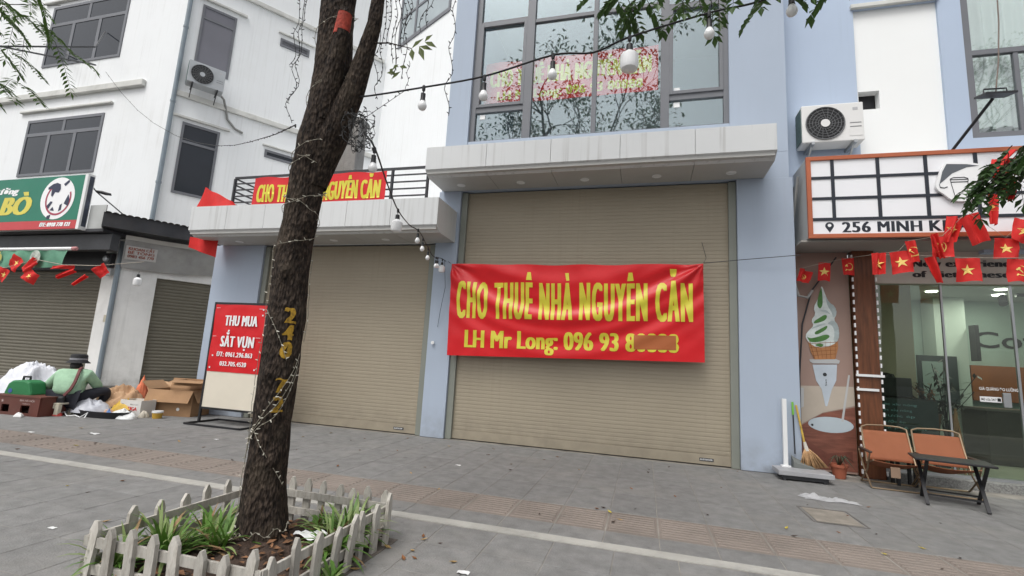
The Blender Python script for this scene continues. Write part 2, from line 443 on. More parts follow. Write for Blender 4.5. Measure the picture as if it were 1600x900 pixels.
part('pillar', M_blue, mb_root, (1.372, 2.17, FY, 8.62, 0, 4.43), bevel=0.008)
part('pillar', M_blue, mb_root, (-8.78, -7.55, FY, 9.6, 0, 3.445), bevel=0.008)
part('roof_slab', M_white, mb_root, (-8.7, -3.70, 7.96, 13.0, 3.46, 3.90))
part('inner_wall', M_room, mb_root, (-8.6, 2.1, 8.7, 8.8, 0, 3.4), (-3.6, 2.1, 8.7, 8.8, 3.4, 4.43))

def shutter(root, x0, x1, z1, y, pitch, m, rail_w=0.11, box_h=0.0):
    s = MB()
    top = z1-box_h; n = int((top-0.16)/pitch); yy = y
    prof = []
    for i in range(n):      # gently curved interlocking slats
        a = 0.16+(top-0.16)*i/n; b = 0.16+(top-0.16)*(i+1)/n; h = b-a
        prof += [(yy+0.004, a+h*0.01), (yy+0.0005, a+h*0.08), (yy-0.0008, a+h*0.3), (yy-0.0012, a+h*0.6), (yy-0.0004, a+h*0.92), (yy+0.004, a+h*0.985)]
    vs = []; fs = []; NX = 30; xa, xb = x0+rail_w*.7, x1-rail_w*.7
    for (py, pz) in prof:       # slats never hang quite true: slow waves and the odd knock
        for k in range(NX+1):
            x = xa+(xb-xa)*k/NX; wv = .0045*noise.noise(Vector((x*.9, pz*.7, x0)))+.0022*noise.noise(Vector((x*3.1, pz*2.3, 7+x0))); vs.append((x, py+wv, pz+.004*noise.noise(Vector((x*.8, pz*1.7, 3)))))
    for i in range(len(prof)-1):
        for k in range(NX): a = i*(NX+1)+k; fs.append((a, a+1, a+NX+2, a+NX+1))
    s.add(vs, fs)
    sh = part('shutter', m, root, (x0+rail_w*.6, x1-rail_w*.6, y+0.03, y+0.05, 0.02, z1))
    stuff(s.build('slat_curtain', m, sh, fix=False))
    part('bottom_bar', m, sh, (x0+rail_w*.7, x1-rail_w*.7, y-0.012, y+0.018, 0.012, 0.158), bevel=0.004)
    if box_h: part('box_cover', m, sh, (x0+rail_w, x1-rail_w, y-0.02, y+0.018, top, z1-0.002), bevel=0.004)
    for xa, xb in ((x0, x0+rail_w), (x1-rail_w, x1)):
        part('guide_rail', M_rail, sh, (xa, xb, y-0.055, y+0.016, 0.0, z1-0.004), bevel=0.006)
    # maker's badge at the right foot
    b = MB(); cx = x1-rail_w-0.34
    b.box(cx-0.1, cx+0.1, y-0.016, y-0.0122, 0.06, 0.105); bo = b.build('badge', M_dark, sh)
    return sh
sh_big = shutter(mb_root, -3.296, 1.368, 4.41, 8.03, 0.0625, M_shut, 0.115)
sh_small = shutter(mb_root, -7.546, -3.744, 3.43, 8.03, 0.0625, M_shut, 0.115, box_h=0.0)
g = MB(); lettering(g, 'AUSTDOOR', lambda x, z: (x, 8.0128, z), 0.82, 1.0, 0.073, 0.093, 0.02); g.build('lettering', M_wpaint, sh_big)
g = MB(); lettering(g, 'AUSTDOOR', lambda x, z: (x, 8.0128, z), -4.29, -4.12, 0.073, 0.093, 0.02); g.build('lettering', M_wpaint, sh_small)

def canopy(root, x0, x1, yf, zt, zb, zs, ysf, yb, npan, lights, deck=None):
    """fascia from zt to zb at yf, slanted lip down to the soffit at zs/ysf, soffit runs back to yb"""
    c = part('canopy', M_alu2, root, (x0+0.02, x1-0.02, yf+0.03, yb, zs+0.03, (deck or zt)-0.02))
    w = (x1-x0)/npan
    for i in range(npan):
        a, b = x0+i*w+(0.003 if i else 0), x0+(i+1)*w-(0.003 if i < npan-1 else 0)
        g = MB(); g.box(a, b, yf, yf+0.025, zb, zt); g.build('fascia_panel', M_alu, c, bevel=0.002)
        g = MB(); g.add([(a, yf, zb-.002), (b, yf, zb-.002), (b, ysf, zs), (a, ysf, zs), (a, yf+.03, zb-.002), (b, yf+.03, zb-.002), (b, ysf+.03, zs+.01), (a, ysf+.03, zs+.01)],
              [(0,3,2,1),(4,5,6,7),(0,1,5,4),(1,2,6,5),(2,3,7,6),(3,0,4,7)]); g.build('lip_panel', M_alu, c)
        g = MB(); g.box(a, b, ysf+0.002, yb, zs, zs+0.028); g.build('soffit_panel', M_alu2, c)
        g = MB(); g.box(a, b, yf+0.026, yb, (deck or zt)-0.019, deck or zt); g.build('top_panel', M_alu, c)
    for xs, s in ((x0, -1), (x1, 1)):
        poly = [(yf, zb), (ysf, zs), (yb, zs), (yb, zt), (yf, zt)]
        g = MB(); g.prism(poly, lambda a, b: (xs, a, b), lambda a, b: (xs+s*0.004, a, b)); g.build('end_panel', M_alu, c)
    for lx in lights:
        g = MB(); g.lathe((lx, (ysf+yb)/2+0.05, zs), [(0.075, 0), (0.075, -0.006), (0.06, -0.009), (0.055, -0.004), (0.001, -0.004)], 20)
        g.build('downlight', M_wplas, c, smooth=True)
    return c
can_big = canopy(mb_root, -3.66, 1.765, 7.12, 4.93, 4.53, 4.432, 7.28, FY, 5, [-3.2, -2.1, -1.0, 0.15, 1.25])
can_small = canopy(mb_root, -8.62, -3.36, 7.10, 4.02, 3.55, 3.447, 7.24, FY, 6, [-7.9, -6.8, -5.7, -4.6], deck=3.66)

# balcony railing on top of the small canopy
rl = part('railing', M_dark, mb_root, (-7.93, -3.70, 7.34, 7.38, 4.66, 4.70))
for k in range(4):
    z = 4.56-k*0.13; part('rail', M_dark, rl, (-7.93, -3.70, 7.352, 7.372, z-0.012, z+0.012))
for x in (-7.93, -6.6, -5.25, -4.42, -3.72):
    part('post', M_dark, rl, (x-0.018, x+0.018, 7.335, 7.385, 3.66, 4.66))
for k in range(5):
    g = MB(); z = 4.67-k*0.13; g.bar((-7.93, 7.36, z), (-7.93, 8.9, z), .025, .025); g.build('rail', M_dark, rl)
part('post', M_dark, rl, (-7.95, -7.91, 8.88, 8.92, 3.9, 4.68))

# big upstairs window: grey aluminium grid and reflecting panes
win = part('window', M_frame, mb_root,
   (-3.265, -3.165, 7.99, 8.09, 5.40, 11), (-2.235, -2.085, 7.98, 8.10, 5.40, 11), (-0.975, -0.895, 7.99, 8.09, 5.40, 11),
   (0.205, 0.345, 7.98, 8.10, 5.40, 11), (1.205, 1.285, 7.99, 8.09, 5.40, 11))
def transom(x0, x1, z, h=0.08): part('transom', M_frame, win, (x0, x1, 8.0, 8.08, z-h/2, z+h/2))
bays = [(-3.165, -2.235), (-2.085, -0.975), (-0.895, 0.205), (0.345, 1.205)]
for bi, (a, b) in enumerate(bays):
    zs = [5.40]
    if bi in (0, 3): zs += [6.05 if bi == 0 else 5.97]
    zs += [7.88 if bi == 0 else (7.80 if bi < 3 else 7.72), 10.9]
    for z in zs: transom(a, b, z, 0.10 if z in (6.05, 5.97) else 0.07)
    for z0, z1 in zip(zs[:-1], zs[1:]):
        p = MB(); p.box(a, b, 8.038, 8.046, z0+.03, z1-.03); p.build('pane', M_upglass, win)
        if bi in (0, 3) and z0 in (6.05, 5.97):     # opening casement with its own thicker sash
            for c in ((a, a+.06, z0+.05, z1-.035), (b-.06, b, z0+.05, z1-.035), (a+.06, b-.06, z0+.05, z0+.11), (a+.06, b-.06, z1-.095, z1-.035)):
                part('sash', M_frame, win, (c[0], c[1], 7.975, 8.035, c[2], c[3]), bevel=0.004)
for x, z in ((0.42, 6.07), (0.42, 5.80), (-3.08, 5.88)):
    part('sticker', M_wpaint, win, (x, x+.1, 8.030, 8.0375, z, z+.09))
# the room behind
part('room', M_room, mb_root, (-3.45, 1.87, 11.5, 11.6, 5.2, 9.0), (-3.45, 1.87, 8.1, 11.5, 5.25, 5.35), (-3.45, 1.87, 8.1, 11.6, 9.0, 9.1))

# ------------------------------------------------------------------ white house on the left (set at an angle)
CX, CY = -14.565, 10.8
ANG = R(35); dv = Vector((math.sin(ANG), math.cos(ANG), 0)); nv = Vector((math.cos(ANG), -math.sin(ANG), 0))  # nv points out of the side wall
Cu = Vector((CX, CY, 0))
lh = T('white_house', 'white painted corner house with grey windows, drainpipe and stained mouldings', 'building', (CX, CY, 0))
def S(s, z, out=0.0): return Cu+dv*s+nv*out+Vector((0, 0, z))
def sbox(g, s0, s1, o0, o1, z0, z1):        # box in the side wall's own frame
    c = S((s0+s1)/2, (z0+z1)/2, (o0+o1)/2); g.obox(c, dv*(s1-s0)/2, nv*(o1-o0)/2, Vector((0,0,(z1-z0)/2))); return g
def spart(name, m, *bx, parent=None, bevel=0.0):
    g = MB()
    for b in bx: sbox(g, *b)
    return g.build(name, m, parent or lh, bevel=bevel)
g = MB(); g.box(-32, CX, CY, CY+0.3, 4.2, 17); g.build('wall', M_white, lh)
g = MB(); sbox(g, 0.001, 6.8, -0.3, 0, 4.2, 17); g.build('wall', M_white, lh)
IC = Cu+dv*6.8; bd = Vector((math.cos(R(29)), -math.sin(R(29)), 0)); bn = Vector((-math.sin(R(29)), -math.cos(R(29)), 0))
def bbox(g, s0, s1, o0, o1, z0, z1):
    c = IC+bd*((s0+s1)/2)+bn*((o0+o1)/2)+Vector((0,0,(z0+z1)/2)); g.obox(c, bd*(s1-s0)/2, bn*(o1-o0)/2, Vector((0,0,(z1-z0)/2))); return g
g = MB(); bbox(g, -0.2, 9.0, -0.3, 0, 0, 20); g.build('wall', M_white, lh)

def win_front(x0, x1, z0, z1, cols, tz):
    f = part('window', M_frame, lh, (x0, x0+.1, CY-.03, CY+.02, z0, z1), (x1-.1, x1, CY-.03, CY+.02, z0, z1), (x0+.1, x1-.1, CY-.03, CY+.02, z0, z0+.09), (x0+.1, x1-.1, CY-.03, CY+.02, z1-.1, z1))
    part('transom', M_frame, f, (x0+.1, x1-.1, CY-.028, CY+.015, tz-.06, tz+.06))
    n = len(cols)+1; xs = [x0+.1]+cols+[x1-.1]
    for i in range(n):
        if i: part('mullion', M_frame, f, (xs[i]-.07, xs[i]+.07, CY-.026, CY+.015, z0+.09, tz-.06))
        a, b = xs[i]+(0.07 if i else 0), xs[i+1]-(0.07 if i < n-1 else 0)
        part('pane', M_wdark, f, (a, b, CY-.012, CY-.004, z0+.09, tz-.06))
    xm = (x0+x1)/2
    part('mullion', M_frame, f, (xm-.06, xm+.06, CY-.024, CY+.015, tz+.06, z1-.1))
    for a, b in ((x0+.1, xm-.06), (xm+.06, x1-.1)): part('pane', M_wdark, f, (a, b, CY-.012, CY-.004, tz+.06, z1-.1))
    return f
win_front(-21.15, -17.5, 6.75, 8.83, [-19.95, -18.7], 8.27)
win_front(-21.12, -17.35, 10.88, 13.3, [-19.9, -18.6], 12.55)
def ledge_front(x0, x1, z, h, d, m=M_mould): part('moulding', m, lh, (x0, x1, CY-d, CY-.001, z-h/2, z+h/2), bevel=0.02)
ledge_front(-32, -15.9, 9.72, 0.22, 0.14)
ledge_front(-21.6, -17.2, 9.16, 0.08, 0.10); ledge_front(-21.6, -17.2, 13.5, 0.08, 0.1)
def win_side(s0, s1, z0, z1, m, split=None, slats=0):
    f = spart('window', M_frame, (s0, s0+.07, -.02, .03, z0, z1), (s1-.07, s1, -.02, .03, z0, z1), (s0+.07, s1-.07, -.02, .03, z0, z0+.08), (s0+.07, s1-.07, -.02, .03, z1-.08, z1))
    if split:
        spart('transom', M_frame, (s0+.07, s1-.07, -.018, .026, split-.04, split+.04), parent=f)
        spart('pane', m, (s0+.07, s1-.07, -.005, .006, z0+.08, split-.04), parent=f); spart('pane', m, (s0+.07, s1-.07, -.005, .006, split+.04, z1-.08), parent=f)
    else: spart('pane', m, (s0+.07, s1-.07, -.005, .006, z0+.08, z1-.08), parent=f)
    for i in range(slats):
        z = z0+.12+(z1-z0-.2)*i/slats; spart('slat', M_frame, (s0+.07, s1-.07, .008, .024, z, z+.05), parent=f)
    return f
win_side(0.31, 1.36, 6.02, 8.39, M_wdark, split=7.75)
win_side(0.33, 1.335, 10.31, 12.6, M_shade, split=12.15)
win_side(2.75, 3.75, 8.0, 8.28, M_wdark)
win_side(2.75, 3.77, 12.3, 12.6, M_shade, slats=5)
spart('moulding', M_mould, (-.02, 6.7, .001, .09, 9.18, 9.36), bevel=0.02)
spart('moulding', M_mould, (-.02, 6.7, .001, .09, 13.42, 13.58), bevel=0.02)
for z in (8.53, 12.80): spart('moulding', M_mould, (0.02, 1.62, .001, .10, z-.03, z+.04), bevel=0.01)
for z in (8.42, 12.78): spart('moulding', M_mould, (2.65, 3.95, .001, .08, z-.02, z+.03), bevel=0.01)
g = MB(); g.tube([S(-.03, 4.4, .08), S(-.03, 17, .08)], .065, 12); pipe = g.build('drain_pipe', M_pipe, lh, smooth=True)
for z in (6.2, 8.9, 11.5): g = MB(); g.lathe(S(-.03, z, .08), [(.078, 0), (.078, .06)], 14); g.build('clamp', M_pipe, pipe)
# window high on the back wall
f = MB()
for b in ((.87, .99, -.02, .04, 13.75, 18), (.99, 4.3, -.02, .04, 13.75, 13.9), (2.0, 2.12, -.02, .035, 13.9, 18), (4.2, 4.32, -.02, .04, 13.9, 18), (.99, 4.2, -.02, .03, 15.0, 15.1)): bbox(f, *b)
fo = f.build('window', M_frame, lh)
for a, b in ((.99, 2.0), (2.12, 4.2)):
    for z0, z1 in ((13.9, 15.0), (15.1, 18)): g = MB(); bbox(g, a, b, -.01, .004, z0, z1); g.build('pane', mat('pale_window_glass', (0.35, 0.4, 0.42), .1, .1, .8, spec=.8), fo)
bbox(g2 := MB(), -0.1, 4.6, .001, .06, 12.9, 12.96)
# ground floor, standing forward of the upper storeys
LX, LY = -14.17, 9.87
Cl = Vector((LX, LY, 0))
def sboxl(g, s0, s1, o0, o1, z0, z1):
    c = Cl+dv*((s0+s1)/2)+nv*((o0+o1)/2)+Vector((0,0,(z0+z1)/2)); g.obox(c, dv*(s1-s0)/2, nv*(o1-o0)/2, Vector((0,0,(z1-z0)/2))); return g
part('column', mat('stained_white_wall', (0.78, 0.775, 0.755), .85, .06, 1.2, .12, 80, streak=.3, dirt=.3, dirtcol=(.42, .41, .38), ds=1.6, zdirt=.8), lh, (LX-.68, LX, LY, LY+.4, 0, 4.3), bevel=.01)
g = MB(); sboxl(g, 0.002, 0.84, -.4, 0, 0, 4.3); g.build('column', MATS['stained_white_wall'], lh)
g = MB(); sboxl(g, 0.84, 3.4, -.4, -.02, 3.2, 4.3); sboxl(g, 2.3, 5.5, -.4, -.02, 0, 3.2); g.build('wall', MATS['stained_white_wall'], lh)
g = MB(); g.tube([(LX-.02, LY-.07, 0.18), (LX-.02, LY-.07, 4.1)], .06, 12); g.build('drain_pipe', M_pipe, lh, smooth=True)
part('lintel', M_dark, lh, (-32, LX-.68, LY+.05, LY+.5, 3.3, 4.3))
part('step', M_conc, lh, (-32, LX+.2, LY-.25, LY+.6, -.01, .12), bevel=.01)
# shutters of the white house
def slats_between(A, B, z0, z1, pitch, m, name='shutter', parent=None):
    A, B = Vector(A), Vector(B); d = (B-A).normalized(); nn = Vector((d.y, -d.x, 0)); n = int((z1-z0)/pitch); g = MB(); vs = []; fs = []
    for i in range(n):
        a = z0+(z1-z0)*i/n; h = (z1-z0)/n
        for o, q in ((-.012, .02), (.0, .15), (.008, .5), (.0, .85), (-.012, .98)):
            for P in (A, B): w = P+nn*o; vs.append((w.x, w.y, a+h*q))
    k = len(vs)//2
    for i in range(k-1): fs.append((2*i, 2*i+1, 2*i+3, 2*i+2))
    g.add(vs, fs); return stuff(g.build(name, m, parent, fix=False))
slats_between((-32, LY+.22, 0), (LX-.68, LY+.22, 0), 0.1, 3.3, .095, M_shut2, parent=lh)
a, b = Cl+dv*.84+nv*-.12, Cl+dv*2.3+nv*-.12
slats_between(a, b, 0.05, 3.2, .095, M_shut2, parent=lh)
# lean-to fascia and tiled strip along the side
g = MB(); sboxl(g, -.55, 2.8, .1, .95, 4.28, 4.66); g.build('fascia', mat('black_fascia', (.035, .036, .042), .35, .3, 2, dirt=.3), lh)
tile_me = MB(); tile_me.add([(math.cos(math.pi*i/6)*.075, s*.5, math.sin(math.pi*i/6)*.05) for s in (-1, 1) for i in range(7)], [(i, i+1, i+8, i+7) for i in range(6)])
tme2 = tile_me.mesh('roof_tile', mat('grey_brown_tile', (.2, .15, .12), .8, .3, 5, .3, 40, rnd=.2))
for i in range(22):
    s = -.45+i*.15; p = Cl+dv*s+nv*.52+Vector((0,0,4.70))
    o = inst(tme2, 'roof_tile', lh, tuple(wmat(lh).inverted() @ p)); o.rotation_euler = (R(8), 0, -ANG+R(90))
# ------------------------------------------------------------------ cafe building on the right
cf = T('cafe_house', 'pale blue house with white upper panel, curtained window and glazed cafe front', 'building', (4.0, 8.4, 0))
WY = 8.30
part('wall', M_blue2, cf, (2.123, 3.24, WY, WY+.25, 4.4, 11.0), (4.40, 4.70, WY, WY+.25, 4.4, 11.0), (3.24, 4.40, WY, WY+.25, 7.42, 11.0), (4.70, 9.0, WY, WY+.25, 3.3, 5.06), (4.70, 9.0, WY, WY+.25, 9.0, 11))
part('upper_panel', M_white2, cf, (3.24, 3.27, WY+.05, WY+.2, 4.4, 7.42), (3.56, 4.40, WY+.05, WY+.2, 4.4, 7.42), (3.27, 3.56, WY+.05, WY+.2, 4.4, 5.67), (3.27, 3.56, WY+.05, WY+.2, 5.98, 7.42))
part('vent_opening', M_black, cf, (3.22, 3.6, WY+.21, WY+.24, 5.6, 6.05))
part('ledge', M_mould, cf, (3.2, 4.42, WY-.05, WY+.04, 7.425, 7.50), bevel=.01)
cwin = part('window', M_frame, cf, (4.70, 4.80, WY+.02, WY+.1, 5.06, 9), (4.8, 9, WY+.02, WY+.1, 5.06, 5.15), (5.31, 5.37, WY+.03, WY+.09, 5.15, 6.42), (4.8, 9, WY+.02, WY+.1, 6.42, 6.5), (6.2, 6.26, WY+.03, WY+.09, 5.15, 6.42))
for a, b, z0, z1 in ((4.8, 5.31, 5.15, 6.42), (5.37, 6.2, 5.15, 6.42), (6.26, 9, 5.15, 6.42), (4.8, 9, 6.5, 9)):
    part('pane', glass('curtain_window_glass', .14, (.9, .94, .93)), cwin, (a, b, WY+.055, WY+.062, z0, z1))
g = MB()
def curtain(u, v): x = 4.75+u*3.4; return (x, WY+.2+.035*math.sin(x*21+math.sin(x*5)*2)+.02*math.sin(x*47), 5.3+v*3.6)
g.grid(curtain, 220, 4); g.build('curtain', mat('pale_curtain', (.82, .84, .83), .9, .05, 2, transl=.15), cwin, smooth='all', fix=False)
part('back_wall', M_room, cf, (4.6, 9, 9.3, 9.4, 4.5, 9.2), (2.3, 9, WY+.25, 9.4, 4.62, 4.7))
# cafe front: printed panel, timber post, glazing, plinth
part('plinth', mat('speckled_granite', (.2, .2, .19), .5, .5, 40, dirt=.3), cf, (3.37, 9.0, 8.27, 8.62, -.01, .115), bevel=.006)
part('sill', M_steel, cf, (3.37, 9.0, 8.44, 8.56, .116, .15))
part('soffit', mat('soffit_grey', (.34, .325, .30), .7, .06, 1), cf, (2.2, 9, 7.75, 8.62, 3.345, 3.372))
part('header', mat('header_cream', (.50, .46, .41), .7, .05, 1), cf, (3.35, 9, 8.42, 8.6, 2.86, 3.344))
post = part('timber_post', M_wood, cf, (3.055, 3.34, 8.33, 8.5, 0, 3.344), bevel=.006)
# dashed cord of white lamps running up both edges of the post
for xx in (3.045, 3.352):
    g = MB()
    for k in range(28): z = .06+k*.117; g.box(xx-.010, xx+.010, 8.318, 8.34, z, z+.06)
    stuff(g.build('dash_strip', M_wpaint, post))
part('side_wall', M_room, cf, (2.2, 2.3, 8.47, 12.0, 0, 3.34), (8.9, 9.0, 8.7, 12, 0, 3.34))
# glass front
gf = part('glass_front', M_steel, cf, (4.225, 4.25, 8.49, 8.52, .15, 2.86), (5.06, 5.09, 8.49, 8.52, .15, 2.86))
for a, b in ((3.345, 4.222), (4.253, 5.057), (5.093, 6.2), (6.205, 9)):
    part('pane', M_shopglass, gf, (a, b, 8.50, 8.508, .15, 2.858))
part('door_handle', M_steel, gf, (4.86, 4.95, 8.47, 8.498, 1.12, 1.32), bevel=.004)
g = MB(); g.box(4.60, 4.85, 8.494, 8.4985, 1.18, 1.255); st = g.build('door_sticker', M_wpaint, gf)
g = MB(); lettering(g, 'Mở cửa 24/7', lambda x, z: (x, 8.4925, z), 4.615, 4.79, 1.2, 1.232, .01); g.build('lettering', M_dark, st)
g = MB(); g.box(4.80, 4.84, 8.4915, 8.4938, 1.195, 1.24); g.build('badge', M_black, st)
g = MB(); lettering(g, 'GIÀ QUÁNG ĐO LƯỜNG', lambda x, z: (x, 8.4935, z), 4.60, 5.05, 1.345, 1.385, .015); g.build('lettering', M_wpaint, gf)
# wording above the glass
g = MB()
fn = lambda x, z: (x, 8.415, z)
lettering(g, 'New experience', fn, 3.86, 5.15, 3.115, 3.215, .0, spacing=1.1, fat=.012); g.build('header_lettering', M_black, cf); g = MB()
lettering(g, 'of Vietnamese', fn, 3.86, 5.05, 2.955, 3.05, .0, spacing=1.1, fat=.012)
g.build('header_lettering', M_black, cf)
# interior
IY = 11.5
part('floor', mat('cafe_floor', (.34, .35, .28), .35, .08, 1), cf, (2.3, 9, 8.62, IY, .05, .12))
part('ceiling', mat('cafe_ceiling', (.44, .48, .45), .8, .03, 1), cf, (2.3, 9, 8.6, IY, 3.06, 3.12))
part('back_wall', mat('cafe_green_wall', (.40, .49, .46), .8, .04, 1), cf, (2.3, 9, IY, IY+.1, .1, 3.12))
part('partition', mat('cafe_tan_wall', (.50, .43, .33), .8, .06, 1), cf, (2.35, 4.22, 9.3, 9.4, .12, 3.06))
part('partition', mat('cafe_pale_wall', (.50, .56, .53), .8, .04, 1), cf, (5.35, 5.84, 11.0, 11.45, .12, 3.06))
pic = part('wall_board', mat('dark_teal', (.02, .032, .034), .5, .2, 3), cf, (5.0, 5.62, 10.93, 10.99, 1.05, 1.93))
part('board_inset', mat('teal_panel', (.2, .26, .25), .6, .1, 2), pic, (5.06, 5.4, 10.915, 10.929, 1.1, 1.82))
cnt = part('counter_panel', mat('rust_panel', (.33, .105, .035), .6, .15, 2), cf, (6.02, 9, 11.3, 11.48, 1.14, 1.80))
part('counter', mat('counter_dark', (.055, .047, .04), .5, .15, 2), cf, (5.6, 9, 10.2, 10.9, .12, 1.0))
part('counter_top', mat('counter_slab', (.12, .11, .10), .4, .15, 2), cf, (5.55, 9, 10.15, 10.95, 1.0, 1.04))
part('television', M_black, cf, (5.86, 5.92, 10.78, 10.98, 1.86, 2.52), bevel=.01)
g = MB(); lettering(g, 'Coffee', lambda x, z: (x, IY-.012, z), 6.2, 7.9, 2.16, 2.46, .012); g.build('wall_lettering', M_black, cf)
trk = part('light_track', M_black, cf, (6.3, 8.6, 10.4, 10.45, 3.0, 3.05))
g = MB(); g.tube([(6.1, 10.42, 2.99), (6.04, 10.3, 2.85)], .06, 10); g.build('spotlight', M_black, trk)
M_lamp = mat('lit_lamp', (1.0, .97, .9), .5, 0, emit=10)
for (x, y) in ((5.0, 10.3), (6.15, 10.6), (5.85, 10.0), (7.5, 10.4), (4.3, 10.2)):
    g = MB(); g.lathe((x, y, 3.057), [(.085, 0), (.085, -.012), (.001, -.012)], 20); g.build('downlight', M_lamp, cf)
    ld = bpy.data.lights.new('downlight_glow', 'AREA'); ld.shape = 'DISK'; ld.size = .16; ld.energy = 8; ld.color = (1, .96, .86)
    lo = bpy.data.objects.new('downlight_glow', ld); COL.objects.link(lo); lo.location = (x, y, 3.03)
# chalk menu board and machines standing inside behind the glass
t = T('menu_board', 'black chalk menu board leaning inside the cafe glass behind the orange chairs', 'menu board', (3.75, 8.75, .12))
g = MB(); g.box(3.4, 4.2, 8.72, 8.76, .45, 1.13); g.build('panel', mat('chalkboard', (.022, .032, .034), .6, .3, 3), t)
g = MB(); random.seed(3)
for k in range(6):
    z = 1.04-k*.085; lettering(g, random.choice(['Cà phê đen', 'Bạc xỉu nóng', 'Trà đào', 'Sữa chua', 'Nước ép', 'Cacao']), lambda x, z_: (x, 8.716, z_), 3.46, 3.46+random.uniform(.3, .6), z, z+.034, .004)
stuff(g.build('chalk_writing', mat('chalk', (.16, .3, .33), .9, .4, 20), t))
for x in (3.43, 4.17): g = MB(); g.bar((x, 8.77, .12), (x, 8.79, .5), .03, .03); g.build('leg', M_black, t)
t = T('coffee_machine', 'dark boxy machine on the shelf inside the cafe beside the timber post', 'machine', (3.75, 9.1, .12))
g = MB(); g.box(3.45, 4.0, 8.95, 9.25, 1.16, 1.46); g.build('body', M_black, t, bevel=.01)
g = MB(); g.box(3.4, 4.3, 8.9, 9.28, 1.11, 1.15); g.build('shelf', M_dark, t); g = MB(); g.lathe((3.72, 9.1, 1.46), [(.12, 0), (.1, .05), (.02, .07), (.001, .07)], 16); g.build('lid', M_black, t)
for x in (3.44, 4.26): g = MB(); g.box(x-.02, x+.02, 9.0, 9.04, .12, 1.11); g.build('leg', M_dark, t)
def leafplant(name, label, loc, h, n, m, mw, spread, leafw, potm):
    t = T(name, label, 'plant', loc)
    x, y, z = loc; g = MB(); w = MB()
    for i in range(n):
        a = random.uniform(0, 6.28); q = random.uniform(.35, 1)
        tip = Vector((math.cos(a)*spread*q, math.sin(a)*spread*q, h*random.uniform(.55, 1)))
        pts = [Vector((0, 0, .3)), Vector((tip.x*.25, tip.y*.25, tip.z*.6+.1)), tip]
        w.tube(pts, .006, 4)
        for k in range(9):
            c = pts[1].lerp(pts[2], .1+.9*k/8); d = Vector((random.uniform(-1, 1), random.uniform(-1, 1), random.uniform(-.7, .3))).normalized()*leafw*3; s = d.cross(Vector((0, 0, 1))).normalized()*leafw*.5
            g.add([c, c+d*.5+s, c+d, c+d*.5-s], [(0, 1, 2, 3)])
    w.build('stem', mw, t, local=True); g.build('foliage', m, t, local=True, fix=False)
    g = MB(); g.lathe((0, 0, 0), [(.12, 0), (.16, .3), (.17, .32), (.13, .32), (.12, .28), (.001, .28)], 16); g.build('pot', potm, t, local=True)
    return t
random.seed(5)
leafplant('palm_plant', 'dark leafy palm in a pot inside the cafe behind the glass', (4.62, 9.4, .12), 1.75, 16, mat('dark_palm_leaf', (.012, .022, .012), .5, .3, 6), M_black, .42, .05, M_black)
leafplant('dried_plant', 'dried brown flower arrangement inside the cafe above the menu board', (4.22, 9.05, .62), .85, 16, mat('dried_leaf', (.14, .06, .028), .8, .4, 8), M_black, .24, .035, mat('clay_dark', (.1, .05, .03), .8))
# sign box
sg = T('cafe_sign', 'white cafe sign box with black grid, orange border and 256 MINH KH lettering', 'sign', (4.6, 7.65, 3.37))
M_cas = mat('sign_casing', (.44, .45, .45), .55, .06, 1.5, dirt=.3, dirtcol=(.25, .24, .22))
M_or = mat('orange_border', (.42, .115, .05), .5, .1, 2)
part('casing', M_cas, sg, (2.28, 7.4, 7.665, 8.36, 3.385, 4.60), bevel=.004)
part('face', mat('sign_white', (.80, .80, .82), .35, .02, 1), sg, (2.33, 7.4, 7.650, 7.664, 3.43, 4.55))
for b in ((2.27, 7.4, 7.625, 7.672, 4.55, 4.61), (2.27, 7.4, 7.625, 7.672, 3.37, 3.43), (2.27, 2.33, 7.625, 7.672, 3.43, 4.55)): part('border', M_or, sg, b, bevel=.004)
g = MB()
for x in (2.61, 3.18, 3.755, 4.33, 4.91, 5.5, 6.1, 6.7): g.box(x-.022, x+.022, 7.638, 7.6495, 3.65, 4.55)
for z in (4.28, 3.965): g.box(2.335, 7.4, 7.6385, 7.6492, z-.02, z+.02)
g.box(2.335, 7.4, 7.637, 7.6485, 3.63, 3.672); g.build('grid_bars', mat('sign_navy', (.018, .022, .032), .4, .1, 2), sg)
for w_, xa_, xb_ in (('256', 2.70, 3.055), ('MINH', 3.135, 3.665), ('KHAI', 3.745, 4.27)):
    g = MB(); lettering(g, w_, lambda x, z: (x, 7.6485, z), xa_, xb_, 3.455, 3.605, .0, spacing=1.1, fat=.010); g.build('lettering', MATS['sign_navy'], sg)
g = MB(); pin = [(2.545+.055*math.sin(a), 3.555+.055*math.cos(a)) for a in [R(t) for t in range(-125, 126, 12)]]+[(2.545, 3.452)]
hole = [(2.545+.024*math.sin(R(t)), 3.56+.024*math.cos(R(t))) for t in range(0, 360, 30)]
bm_ = MB(); bm_.prism(pin, lambda a, b: (a, 7.6485, b), lambda a, b: (a, 7.6482, b)); bm_.build('map_pin', MATS['sign_navy'], sg)
bm_ = MB(); bm_.prism(hole, lambda a, b: (a, 7.6472, b), lambda a, b: (a, 7.6478, b)); bm_.build('pin_hole', M_wpaint, sg)
lg = [(3.84, 4.12), (3.90, 4.30), (3.965, 4.42), (4.2, 4.405), (4.36, 4.37), (4.40, 4.33), (4.40, 4.0), (4.30, 3.88), (4.13, 3.845), (4.0, 3.87), (3.93, 3.95), (3.87, 4.0), (3.835, 4.05)]
def soften(p, k=2):
    for _ in range(k): p = [q for a, b in zip(p, p[1:]+p[:1]) for q in ((a[0]*.75+b[0]*.25, a[1]*.75+b[1]*.25), (a[0]*.25+b[0]*.75, a[1]*.25+b[1]*.75))]
    return p
lg = soften(lg)
